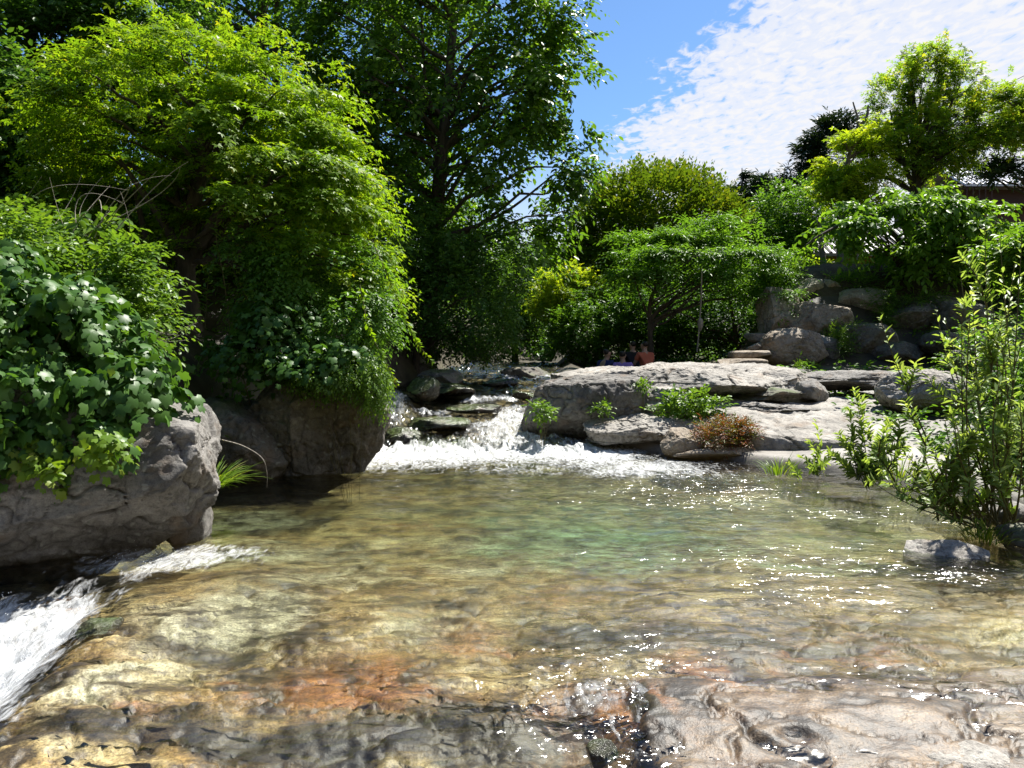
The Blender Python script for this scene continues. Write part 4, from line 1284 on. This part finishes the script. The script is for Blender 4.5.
bush("moss_cushion", "bright green cushion of fine leaves draping the right shoulder of the overhanging boulder", gp(350, 385, 9.2),
     [(346, 370, 9.0, 40, 22, .5), (374, 382, 8.9, 14, 30, .35), (322, 376, 8.85, 34, 12, .4)], 1700, 'rhomb', .04, 'shrub', nL=8, twig=.16, n_stem=8, seed=57, shell=.8,
     cat="ground cover", flat=.3, lift=-.1, droop=.7, hang=.5, thr=-.4, r=.004)


def path_plant(name, label, paths, tpl, size, mat, nl, cat, r=.006, stem='stem', t0=.15, group=None, spread=.9, hang=.0, tip=0.0, sizejit=.3, cluster=1):
    """Stems along given curves with leaves set round them."""
    root = thing(name, paths[0][0], label, cat, group)
    gs, g = Geo(), Geo()
    for pts in paths:
        pts = np.asarray(pts)
        tube(gs, pts, np.linspace(r, r * .3, len(pts)), 5)
        tt = R.uniform(0, 1, nl) ** (1 - .5 * tip) * (1 - t0) + t0
        idx = tt * (len(pts) - 1)
        i0 = np.clip(idx.astype(int), 0, len(pts) - 2)
        fr_ = (idx - i0)[:, None]
        pos = pts[i0] * (1 - fr_) + pts[i0 + 1] * fr_
        tan = nrm(pts[i0 + 1] - pts[i0])
        rad = rvec(nl)
        rad = nrm(rad - (rad * tan).sum(1, keepdims=True) * tan)
        ax = tan * .6 + rad * spread
        ax[:, 2] -= hang
        nm = tan + np.array([0, 0, .5]) - rad * .3 + rvec(nl) * .25
        sz = size * R.uniform(1 - sizejit, 1 + sizejit, nl) * (1.1 - .35 * tt)
        add_leaves(g, tpl, pos, ax, nm, sz, np.clip(R.uniform(0, 1, nl) * .7 + .3 * tt, 0, 1))
    gs.build("stem", M[stem], root)
    if nl:
        g.build("foliage", M[mat], root)
    return root


path_plant("vine_tendril", "long leafy tendril hanging from the maple's edge and swinging out over the rapid",
           [spline([P(372, 240, 9.3), P(386, 272, 9.2), P(400, 306, 9.15), P(414, 337, 9.1), P(432, 362, 9.1)], 30)], 'oval', .08, 'maple', 90, "vine tendril", spread=.8, hang=.3, t0=.02)
path_plant("vine_tendril", "shorter leafy tendril hanging beside the boulder left of the side fall",
           [spline([P(360, 285, 8.7), P(368, 325, 8.6), P(380, 352, 8.6), P(398, 384, 8.6)], 24)], 'oval', .075, 'maple', 64, "vine tendril", spread=.8, hang=.3, t0=.02)
path_plant("climbing_vine", "upright climbing vine with round glossy leaves in front of the maple's shaded trunk",
           [spline([P(230, 330, 9.4), P(224, 280, 9.4), P(216, 235, 9.4), P(220, 198, 9.4)], 20), spline([P(205, 330, 9.6), P(210, 270, 9.6), P(228, 222, 9.6)], 20)],
           'oval', .105, 'shrub', 46, "vine", spread=.9, hang=.3)
dead = []
for k in range(16):
    a = P(R.uniform(20, 120), R.uniform(215, 260), 8.0 + R.uniform(-.3, .3))
    b = P(R.uniform(40, 190), R.uniform(160, 215), 8.0 + R.uniform(-.4, .4))
    dead.append(bez(a, (a + b) / 2 + rvec(1)[0] * .25, b, 12))
path_plant("dead_twigs", "tangle of bare pale twigs above the bush at the left edge", dead, 'oval', .05, 'dark', 0, "dead twigs", r=.006, stem='twig')
dead = []
for k in range(9):
    a = P(138, 335, 7.0)
    b = P(R.uniform(165, 205), R.uniform(305, 345), 7.0 + R.uniform(-.2, .2))
    dead.append(bez(a, (a + b) / 2 + rvec(1)[0] * .1, b, 10))
path_plant("dead_twigs", "bare curling twigs sticking out over the dark gap right of the vine", dead, 'oval', .05, 'dark', 0, "dead twigs", r=.005, stem='twig')


def tuft(name, label, base, n, length, wid, mat, spread=.5, cat="grass tuft", lean=(0, 0, 0), rad=.08, group=None):
    g = Geo()
    b = np.asarray(base, float)
    for k in range(n):
        a = R.uniform(0, 2 * np.pi)
        o = np.array([math.cos(a), math.sin(a), 0])
        L = length * R.uniform(.5, 1.1)
        p0 = b + o * R.uniform(0, rad)
        d = nrm(np.array([0, 0, 1.0]) + o * R.uniform(.1, 1.2) * spread + np.asarray(lean))
        t_ = np.linspace(0, 1, 6)[:, None]
        pts = p0 + d * L * t_ + np.array([0, 0, -1.0]) * (.45 * L * t_ ** 2) * R.uniform(.4, 1.3) + o * (.3 * L * t_ ** 2)
        sd = nrm(np.cross(d, o + .2 * rvec(1)[0]))
        ww = wid * np.array([.8, 1, .9, .7, .45, .04])[:, None]
        v_ = np.concatenate([pts - sd * ww, pts + sd * ww])
        f_ = np.array([[i, i + 1, i + 7, i + 6] for i in range(5)])
        g.add(v_, f_, R.uniform(0, 1))
    root = thing(name, b, label, cat, group)
    g.build("blades", M[mat], root)
    return root


tuft("grass_tuft", "bright green tuft of grass between the two left boulders at the water", P(213, 487, 7.2), 150, .42, .006, 'grass', .8, lean=(.3, -.2, 0), rad=.14)
path_plant("dry_stem", "arched dry stem reaching down to the water beside the grass tuft",
           [spline([P(222, 440, 6.9), P(243, 446, 6.8), P(262, 458, 6.7), P(267, 474, 6.7), P(267, 488, 6.7)], 20)], 'oval', .05, 'dark', 0, "dry stem", r=.007, stem='twig')

# plants on the outcrop
bush("leafy_clump", "clump of bright leaves growing in the crack right of the square block", gp(690, 412, 11.6),
     [(690, 401, 11.6, 34, 13, .3), (672, 409, 11.6, 26, 8, .25), (712, 406, 11.6, 18, 9, .25)], 230, 'oval', .075, 'shrub', nL=6, twig=.18, n_stem=12, seed=61, cat="plant", r=.005)
bush("leafy_clump", "small clump of leaves at the water's left corner of the speckled boulder", gp(541, 424, 11.5),
     [(541, 410, 11.5, 13, 10, .18)], 60, 'oval', .075, 'shrub', nL=5, twig=.16, n_stem=8, seed=62, cat="plant", r=.005)
bush("leafy_clump", "little sprig of leaves on the speckled boulder's right corner", gp(602, 415, 11.6),
     [(601, 408, 11.6, 9, 7, .12)], 36, 'oval', .06, 'shrub', nL=5, twig=.14, n_stem=6, seed=63, cat="plant", r=.004)
bush("leafy_clump", "small green clump on top of the square block under the broad slab", gp(640, 390, 12.0),
     [(641, 385, 12.0, 13, 5, .15)], 50, 'oval', .055, 'shrub', nL=5, twig=.13, n_stem=6, seed=64, cat="plant", r=.004)
bush("red_bush", "low twiggy bush with reddish stems on the stone at the water's edge", gp(724, 450, 10.6),
     [(722, 436, 10.5, 30, 17, .35), (735, 430, 10.6, 22, 12, .25)], 620, 'willow', .06, 'redbush', nL=8, twig=.2, n_stem=46, seed=65, r=.004, lift=.5, up_bias=.4)
bush("fern_clump", "ferny clump on the terrace boulders below the tree trunks", gp(852, 300, 19.6),
     [(856, 285, 19.6, 34, 14, .6), (838, 288, 19.6, 20, 16, .4)], 420, 'willow', .10, 'bushgreen', nL=10, twig=.4, n_stem=10, seed=66, cat="fern", lift=.5)
bush("fern_clump", "pale green weeds between the lumpy boulder and the shaded wall", gp(832, 352, 17.6),
     [(832, 345, 17.6, 22, 14, .4), (845, 330, 17.8, 20, 10, .4)], 360, 'willow', .085, 'shrub', nL=8, twig=.3, n_stem=10, seed=67, cat="weeds", lift=.4)
bush("fern_clump", "trailing green weeds between the slanting boulder and the shaded upper boulder", gp(884, 312, 18.6),
     [(884, 300, 18.5, 16, 12, .3), (890, 318, 18.2, 14, 10, .3)], 260, 'willow', .085, 'bushgreen', nL=8, twig=.3, n_stem=8, seed=71, cat="weeds", lift=.2)
bush("fern_clump", "dark weeds in the crack above the big shaded boulder behind the willow", gp(928, 306, 18.4),
     [(926, 300, 18.3, 22, 10, .3), (940, 338, 17.6, 16, 10, .3)], 300, 'willow', .085, 'bushgreen', nL=8, twig=.3, n_stem=8, seed=72, cat="weeds", lift=.2)
bush("bush", "sunlit green bush left of the terrace boulders under the weeping tree", gp(772, 290, 20.2),
     [(776, 272, 20.2, 26, 18, .6), (800, 270, 21, 18, 10, .5)], 520, 'oval', .08, 'shrub', nL=8, twig=.32, n_stem=10, seed=68)
bush("bush", "round bright bush glowing behind the grey trunks", gp(812, 282, 24), [(812, 268, 24, 16, 10, .6)], 200, 'oval', .09, 'yellow', nL=7, twig=.3, n_stem=6, seed=69)
bush("fern_clump", "small weeds at the foot of the tan sunlit boulder", gp(812, 372, 16.4), [(808, 367, 16.4, 16, 7, .3)], 140, 'willow', .07, 'shrub', nL=7, twig=.22, n_stem=6, seed=70, cat="weeds", lift=.4)

# willow at the right edge
base = np.array(G(1008, 530, .05))
sh = []
for (px, py, Y) in [(880, 318, 6.9), (985, 225, 6.6), (1015, 262, 6.4), (935, 305, 7.2), (962, 300, 6.3), (1000, 330, 6.2), (975, 360, 6.4), (1035, 300, 6.2), (1020, 360, 5.9), (945, 420, 6.3),
                    (905, 470, 6.3), (960, 440, 6.0), (990, 410, 5.9), (1015, 430, 5.8), (940, 480, 6.0), (1040, 400, 5.7), (970, 480, 5.8), (1000, 470, 5.7), (1050, 350, 5.9),
                    (1045, 250, 6.4), (1065, 300, 6.0), (948, 340, 6.5), (925, 455, 6.1), (890, 485, 6.2), (955, 420, 5.9), (970, 320, 6.0), (1000, 380, 5.7), (1020, 400, 5.6), (930, 500, 5.9), (955, 395, 6.8), (1005, 290, 6.8), (985, 260, 6.9), (972, 285, 6.7), (1000, 240, 6.5), (1022, 235, 6.3), (960, 270, 6.9), (945, 320, 6.7)]:
    tipp = P(px, py, Y)
    a = base + np.array([R.uniform(-.12, .3), R.uniform(.0, .5), 0])
    mid = a + (tipp - a) * .5 + np.array([(tipp[0] - a[0]) * .22, 0, -.05]) + rvec(1)[0] * .06
    sh.append(bez(a, mid, tipp, 16))
for (px, py, Y) in [(905, 455, 6.6), (880, 468, 6.7), (868, 480, 6.8), (925, 480, 6.2), (900, 495, 6.3), (935, 450, 6.4), (910, 475, 6.4)]:
    tipp = P(px, py, Y)
    a = base + np.array([R.uniform(-.45, -.15), R.uniform(.0, .4), 0])
    sh.append(bez(a, (a + tipp) / 2 + np.array([0, 0, .06]) + rvec(1)[0] * .05, tipp, 16))
for k in range(60):      # side shoots
    p0 = sh[R.integers(0, len(sh))]
    a = p0[R.integers(4, min(13, len(p0) - 1))]
    e = a + nrm(np.array([R.normal() * .7, R.normal() * .7, 1.0])) * R.uniform(.2, .45)
    sh.append(bez(a, (a + e) / 2 + rvec(1)[0] * .04, e, 10))
path_plant("willow_shrub", "tall bushy willow with narrow bright leaves at the right edge of the water", sh, 'lance', .098, 'willow', 34, "shrub", r=.010, t0=.2, spread=.75, tip=.5)
sh = []
for (px, py, Y) in [(854, 388, 8.6), (868, 425, 8.5), (880, 440, 8.2), (845, 440, 8.7), (860, 455, 8.3), (890, 420, 8.6), (840, 462, 8.5), (872, 470, 8.1), (895, 462, 8.0), (850, 410, 8.6), (862, 400, 8.6), (838, 432, 8.6), (880, 455, 8.1), (905, 440, 8.1), (830, 452, 8.6), (885, 475, 7.9)]:
    tipp = P(px, py, Y)
    a = np.array(G(868 + R.uniform(-16, 16), 480, .1))
    sh.append(bez(a, (a + tipp) / 2 + rvec(1)[0] * .05, tipp, 12))
path_plant("willow_shrub", "low willow sapling on the pale granite below the round boulder", sh, 'lance', .105, 'willow', 70, "shrub", r=.006, t0=.1, spread=.8, tip=.5)
sh = []
for (px, py, Y) in [(815, 418, 9.2), (808, 440, 9.3), (820, 450, 9.1), (800, 455, 9.3), (828, 460, 9.0), (790, 462, 9.4)]:
    tipp = P(px, py, Y)
    a = np.array(G(812 + R.uniform(-14, 14), 478, .05))
    sh.append(bez(a, (a + tipp) / 2 + rvec(1)[0] * .04, tipp, 12))
path_plant("willow_shrub", "thin upright seedling willow at the water, left of the low sapling", sh, 'lance', .085, 'willow', 46, "shrub", r=.004, t0=.1, spread=.6)
tuft("grass_tuft", "sparse grass at the waterline below the seedling willow", G(778, 474, .03), 60, .35, .005, 'grass', .6, rad=.22)
tuft("grass_tuft", "reedy grass between the low sapling and the tall willow", G(900, 478, .06), 90, .45, .006, 'grass', .7, rad=.35)
tuft("grass_tuft", "grass growing from the flat stone under the willow", P(985, 540, 5.9), 80, .25, .005, 'grass', .8, rad=.2)
path_plant("bare_branch", "bare branch dipping into the pool left of the willow", [spline([P(985, 520, 6.1), P(940, 515, 6.2), P(905, 502, 6.3), P(872, 482, 6.5)], 20)], 'willow', .05, 'willow', 6,
           "branch", r=.007, stem='bark')

# ground cover of the banks
gx_, gy_ = R.uniform(-16, 18, 26000), R.uniform(5, 34, 26000)
zg_ = ground(gx_, gy_)
dl_, dr_ = np.interp(gy_, YK, XL) - gx_, gx_ - np.interp(gy_, YR, XR)
ok = ((dl_ > .6) | ((dr_ > .8) & ((gy_ > 19.5) | (zg_ > 1.9)) & ~((gx_ > 1.0) & (gx_ < 6.0) & (gy_ < 21.5)))) & (np.abs(gx_) < gy_ * .85 + 1) & ~((gx_ > 5.6) & (gx_ < 9.4) & (gy_ > 16) & (gy_ < 20.3))
ok |= (gx_ > 5.0 + .10 * np.clip(gy_ - 9, 0, 5)) & (dr_ > .5) & (gy_ > 5) & (gy_ < 19) & (gx_ < gy_ * .95 + 2) & ~((gx_ > 5.6) & (gx_ < 9.4) & (gy_ > 16))
ok &= fbm(np.stack([gx_, gy_, 0 * gx_], 1) * .8, 3, 44) > -.25
st_ = np.stack([gx_, gy_, zg_], 1)[ok]
g = Geo()
dd_ = rvec(len(st_)) * np.array([1, 1, .3]) + np.array([0, 0, .8])
sprays(g, 'oval', st_, dd_, R.uniform(.25, .6, len(st_)), 6, .10, droop=.4)
tag(g.build("undergrowth", M['bushgreen']), kind='stuff')

for lab, px, py, Y, sd in (("bushy green shrub behind the tall willow at the right edge", 1030, 400, 10.5, 301), ("dark green shrub between the willow and the small grey boulder", 992, 372, 13.2, 302),
                          ("leafy shrub close behind the willow stems at the right edge", 1062, 440, 8.4, 303)):
    b0 = P(px, py, Y)
    bush("bush", lab, (b0[0], b0[1], gz(b0[0], b0[1])), [(px, py - 8, Y, 52, 46, .7), (px + 40, py - 30, Y, 46, 46, .7), (px - 14, py + 18, Y, 44, 30, .6)], 900, 'oval', .075, 'bushgreen',
         nL=8, twig=.34, n_stem=14, seed=sd, freq=1.5, thr=-.1, hang=.1)

# rope hanging in the hollow
g = Geo()
tube(g, spline([P(702, 268, 18.8), P(701, 300, 18.8), P(699, 330, 18.8), P(697, 352, 18.8)], 14), .018, 6)
root = thing("hanging_rope", P(702, 268, 18.8), "pale knotted rope hanging from the weeping tree into the dark hollow", "rope")
g.build("rope", M['twig'], root)
g = Geo()
tube(g, spline([P(700, 318, 18.8), P(700.5, 324, 18.8), P(700, 331, 18.8)], 8), [.03, .06, .075, .07, .075, .06, .05, .02], 8)
g.build("knot", M['twig'], root)


# ------------------------------------------------------------------ houses and cables
def flat_mat(name, col, rough=.7, bands=None):
    m, t, out = new_mat(name)
    tcn = N(t, "ShaderNodeTexCoord")
    no = N(t, "ShaderNodeTexNoise", i_Scale=6.0, i_Detail=6.0)
    t.links.new(tcn.outputs["Object"], no.inputs["Vector"])
    c = mixc(t, .5, col, ramp(t, no.outputs[0], [(.3, (.6, .6, .6)), (.7, (1.2, 1.2, 1.2))]), 'MULTIPLY')
    pb = N(t, "ShaderNodeBsdfPrincipled", i_Roughness=rough)
    t.links.new(c, pb.inputs["Base Color"])
    t.links.new(pb.outputs[0], out.inputs[0])
    return m


M['orange_wall'] = flat_mat("orange_wall", (.32, .13, .05))
M['brown_wood'] = flat_mat("brown_wood", (.09, .045, .03))
M['roof_tile'] = flat_mat("roof_tile", (.22, .21, .21), .6)
M['white_metal'] = flat_mat("white_metal", (.75, .75, .78), .4)
M['glass_dark'] = flat_mat("window_glass", (.03, .035, .04), .08)
M['cable'] = flat_mat("cable_black", (.03, .03, .03), .5)


def box(geo, lo, hi, rnd=.5):
    lo, hi = np.asarray(lo, float), np.asarray(hi, float)
    v_ = np.array([[(lo, hi)[i][0], (lo, hi)[j][1], (lo, hi)[k][2]] for i in (0, 1) for j in (0, 1) for k in (0, 1)])
    f_ = np.array([[0, 1, 3, 2], [4, 6, 7, 5], [0, 4, 5, 1], [2, 3, 7, 6], [0, 2, 6, 4], [1, 5, 7, 3]])
    geo.add(v_, f_, rnd)


def gable(geo, x0, x1, y0, y1, ze, zr, th=.12):
    """Ridged roof, ridge along X."""
    ym = (y0 + y1) / 2
    for (ya, yb) in ((y0, ym), (y1, ym)):
        v_ = []
        for x in (x0, x1):
            v_ += [[x, ya, ze], [x, yb, zr], [x, yb, zr + th], [x, ya, ze + th]]
        geo.add(np.array(v_), np.array([[0, 1, 2, 3], [4, 7, 6, 5], [0, 4, 5, 1], [3, 2, 6, 7], [0, 3, 7, 4], [1, 5, 6, 2]]))
    # round tile rolls down the slope
    for x in np.arange(x0 + .12, x1, .28):
        tube(geo, np.array([[x, y0, ze + th], [x, ym, zr + th + .01]]), .07, 6)


a, b = P(815, 256, 31), P(945, 256, 31)
zg = gz(a[0] + 2, 33) - .3
root = thing("house", ((a[0] + b[0]) / 2, 33, zg), "low house with an orange wall and a grey ribbed roof behind the grey trunks", "house")
g = Geo()
box(g, (a[0] + .3, 31.6, zg), (b[0] - .3, 35.4, a[2] + .1))
g.build("wall", M['orange_wall'], root, False)
g = Geo()
gable(g, a[0] - .3, b[0] + .3, 31.0, 36.0, a[2], a[2] + 1.35)
g.build("roof", M['roof_tile'], root, False)
for x in (a[0] + 1.0, a[0] + 3.2):
    g = Geo()
    box(g, (x, 31.52, a[2] - 1.3), (x + 1.0, 31.59, a[2] - .35))
    fr_ = g.build("window", M['brown_wood'], root, False)
    g = Geo()
    box(g, (x + .08, 31.49, a[2] - 1.22), (x + .92, 31.515, a[2] - .43))
    pn = g.build("pane", M['glass_dark'], root, False)
    pn.parent = fr_
    pn.location = (0, 0, 0)
a, b = P(950, 222, 37), P(1090, 222, 37)
zt = P(980, 187, 37)[2]
zg = gz(a[0] + 3, 39) - .3
root = thing("house", ((a[0] + b[0]) / 2, 40, zg), "dark brown timber house with a white metal roof at the right edge", "house")
g = Geo()
box(g, (a[0], 37.6, zg), (b[0], 42.4, zt))
g.build("wall", M['brown_wood'], root, False)
g = Geo()
gable(g, a[0] + .6, b[0] + .5, 36.8, 43.2, zt, zt + 1.7)
g.build("roof", M['white_metal'], root, False)
g = Geo()
box(g, (a[0] - .2, 36.9, zt - .9), (b[0], 37.55, zt - .8))
g.build("balcony", M['brown_wood'], root, False)
g = Geo()
for x in np.arange(a[0] - .15, a[0] + 2.2, .3):
    tube(g, np.array([[x, 36.95, zt - .8], [x, 36.95, zt + .05]]), .025, 6)
tube(g, np.array([[a[0] - .2, 36.95, zt + .05], [a[0] + 2.2, 36.95, zt + .05]]), .04, 6)
g.build("railing", M['brown_wood'], root, False)
g = Geo()
box(g, (a[0] + .8, 37.5, zt - 2.4), (a[0] + 2.1, 37.57, zt - 1.2))
g.build("window", M['orange_wall'], root, False)
for lab, y0, y1 in (("upper overhead cable crossing the sky at the top right", 92, 62), ("lower overhead cable crossing the sky at the top right", 102, 76)):
    g = Geo()
    p0, p1 = P(930, y0 + 26, 26), P(1160, y1 - 60, 24)
    tube(g, bez(p0, (p0 + p1) / 2 + np.array([0, 0, -.35]), p1, 24), .012, 5)
    tag(g.build("power_cable", M['cable']), lab, "cable", "overhead cables")


# ------------------------------------------------------------------ people sitting beyond the outcrop
def cloth_mat(name, col):
    return flat_mat(name, col, .9)


M['skin'] = flat_mat("skin", (.42, .26, .18), .6)
M['hair'] = flat_mat("black_hair", (.012, .01, .009), .5)


def skin_obj(name, verts, edges, radii, mat, parent, sub=2, rootv=0):
    me = bpy.data.meshes.new(name)
    me.from_pydata([tuple(q) for q in verts], edges, [])
    o = bpy.data.objects.new(name, me)
    me.materials.append(mat)
    COL.objects.link(o)
    o.parent = parent
    o.modifiers.new("skin", 'SKIN')
    if not me.skin_vertices:
        bm_ = bmesh.new()
        bm_.from_mesh(me)
        bm_.verts.layers.skin.verify()
        bm_.to_mesh(me)
        bm_.free()
    for i, r_ in enumerate(radii):
        sv = me.skin_vertices[0].data[i]
        sv.radius = r_ if isinstance(r_, tuple) else (r_, r_)
        sv.use_root = i == rootv
    s_ = o.modifiers.new("sub", 'SUBSURF')
    s_.levels = s_.render_levels = sub
    for p_ in me.polygons:
        p_.use_smooth = True
    return o


def person(label, px, py_head, Y, shirt, rz=0.0, lean=.1, hat=None, standing=False):
    """Seated (or standing) figure facing its own +Y."""
    top = P(px, py_head, Y)
    H = .86 if not standing else 1.68
    root = thing("person", (top[0], Y, top[2] - H), label, "person")
    root.rotation_euler = (0, 0, rz)
    hz = .10 if not standing else .88
    s = lean
    V, E, Rr = [], [], []

    def add(p_, r_, par=None):
        V.append(p_)
        Rr.append(r_)
        if par is not None:
            E.append((par, len(V) - 1))
        return len(V) - 1
    pel = add((0, 0, hz), (.15, .11))
    bel = add((0, s * .25, hz + .16), (.135, .10), pel)
    che = add((0, s * .6, hz + .34), (.155, .105), bel)
    nb = add((0, s * .85, hz + .48), (.075, .07), che)
    nk = add((0, s, hz + .55), (.052, .055), nb)
    hd = add((0, s + .015, hz + .64), (.072, .09), nk)
    hh = add((0, s + .01, hz + .71), (.07, .088), hd)
    add((0, s + .11, hz + .635), (.014, .014), hd)             # nose
    for sg in (-1, 1):
        add((sg * .082, s, hz + .64), (.014, .02), hd)          # ears
        sh_ = add((sg * .19, s * .8, hz + .43), (.06, .06), che)
        el = add((sg * .25, s + .08, hz + .18), (.042, .042), sh_)
        wr = add((sg * .16, s + .28, hz + .13), (.027, .027), el)
        pa = add((sg * .14, s + .35, hz + .13), (.036, .016), wr)
        for fi in range(4):
            f0 = add((sg * (.115 + .018 * fi), s + .40, hz + .125), .009, pa)
            add((sg * (.115 + .018 * fi), s + .44 - .006 * abs(fi - 1.5), hz + .105), .008, f0)
        t0_ = add((sg * .10, s + .35, hz + .125), .010, pa)
        add((sg * .085, s + .385, hz + .115), .009, t0_)
        hp = add((sg * .10, .02, hz - .02), (.10, .10), pel)
        if standing:
            kn = add((sg * .11, .03, .48), (.065, .07), hp)
            an = add((sg * .11, 0, .09), (.04, .045), kn)
            add((sg * .12, .14, .035), (.045, .03), an)
        else:
            kn = add((sg * .15, .42, hz + .10), (.07, .07), hp)
            an = add((sg * .14, .52, -.26), (.042, .045), kn)
            add((sg * .15, .66, -.32), (.045, .03), an)
    skin_obj("body", V, E, Rr, M['skin'], root)
    # eyes and mouth stay on the face, hair, shirt and trousers cover the body
    sv = [(0, 0, hz + .02), (0, s * .25, hz + .16), (0, s * .6, hz + .34), (0, s * .82, hz + .46), (.20, s * .8, hz + .43), (.235, s + .03, hz + .28), (-.20, s * .8, hz + .43), (-.235, s + .03, hz + .28)]
    skin_obj("shirt", sv, [(0, 1), (1, 2), (2, 3), (2, 4), (4, 5), (2, 6), (6, 7)], [(.17, .135), (.16, .125), (.18, .13), (.085, .08), (.075, .075), (.065, .065), (.075, .075), (.065, .065)], shirt, root)
    tv = [(0, 0, hz)]
    te, trd = [], [(.165, .13)]
    for sg in (-1, 1):
        b0 = len(tv)
        if standing:
            tv += [(sg * .10, .02, hz - .06), (sg * .11, .03, .48), (sg * .11, 0, .14)]
        else:
            tv += [(sg * .10, .03, hz - .02), (sg * .15, .42, hz + .10), (sg * .14, .50, -.15)]
        te += [(0, b0), (b0, b0 + 1), (b0 + 1, b0 + 2)]
        trd += [.115, .085, .065]
    skin_obj("trousers", tv, te, trd, M['trouser'], root)
    hv_ = [(0, s - .02, hz + .76), (0, s - .035, hz + .69), (0, s - .05, hz + .61)]
    skin_obj("cap" if hat else "hair", hv_, [(0, 1), (1, 2)], [(.075, .085), (.092, .095), (.07, .055)], hat or M['hair'], root)
    return root


M['trouser'] = cloth_mat("dark_trousers", (.03, .03, .04))
person("person in an orange red shirt sitting with the back turned behind the outcrop", 648, 341, 18.6, cloth_mat("orange_shirt", (.50, .13, .07)), rz=.5, lean=.14)
person("person in a lilac shirt sitting low behind the outcrop", 622, 351, 18.4, cloth_mat("lilac_shirt", (.30, .20, .55)), rz=-.3, lean=.12)
person("person in a dark blue jacket sitting bent at the left of the group", 601, 349, 18.6, cloth_mat("navy_jacket", (.02, .03, .12)), rz=-.9, lean=.22)
person("person in black clothes between the orange red and the lilac shirts", 634, 341, 19.6, cloth_mat("black_shirt", (.015, .015, .02)), rz=.3, lean=.08)

print("faces", sum(len(o.data.polygons) for o in scene.objects if o.type == 'MESH'))
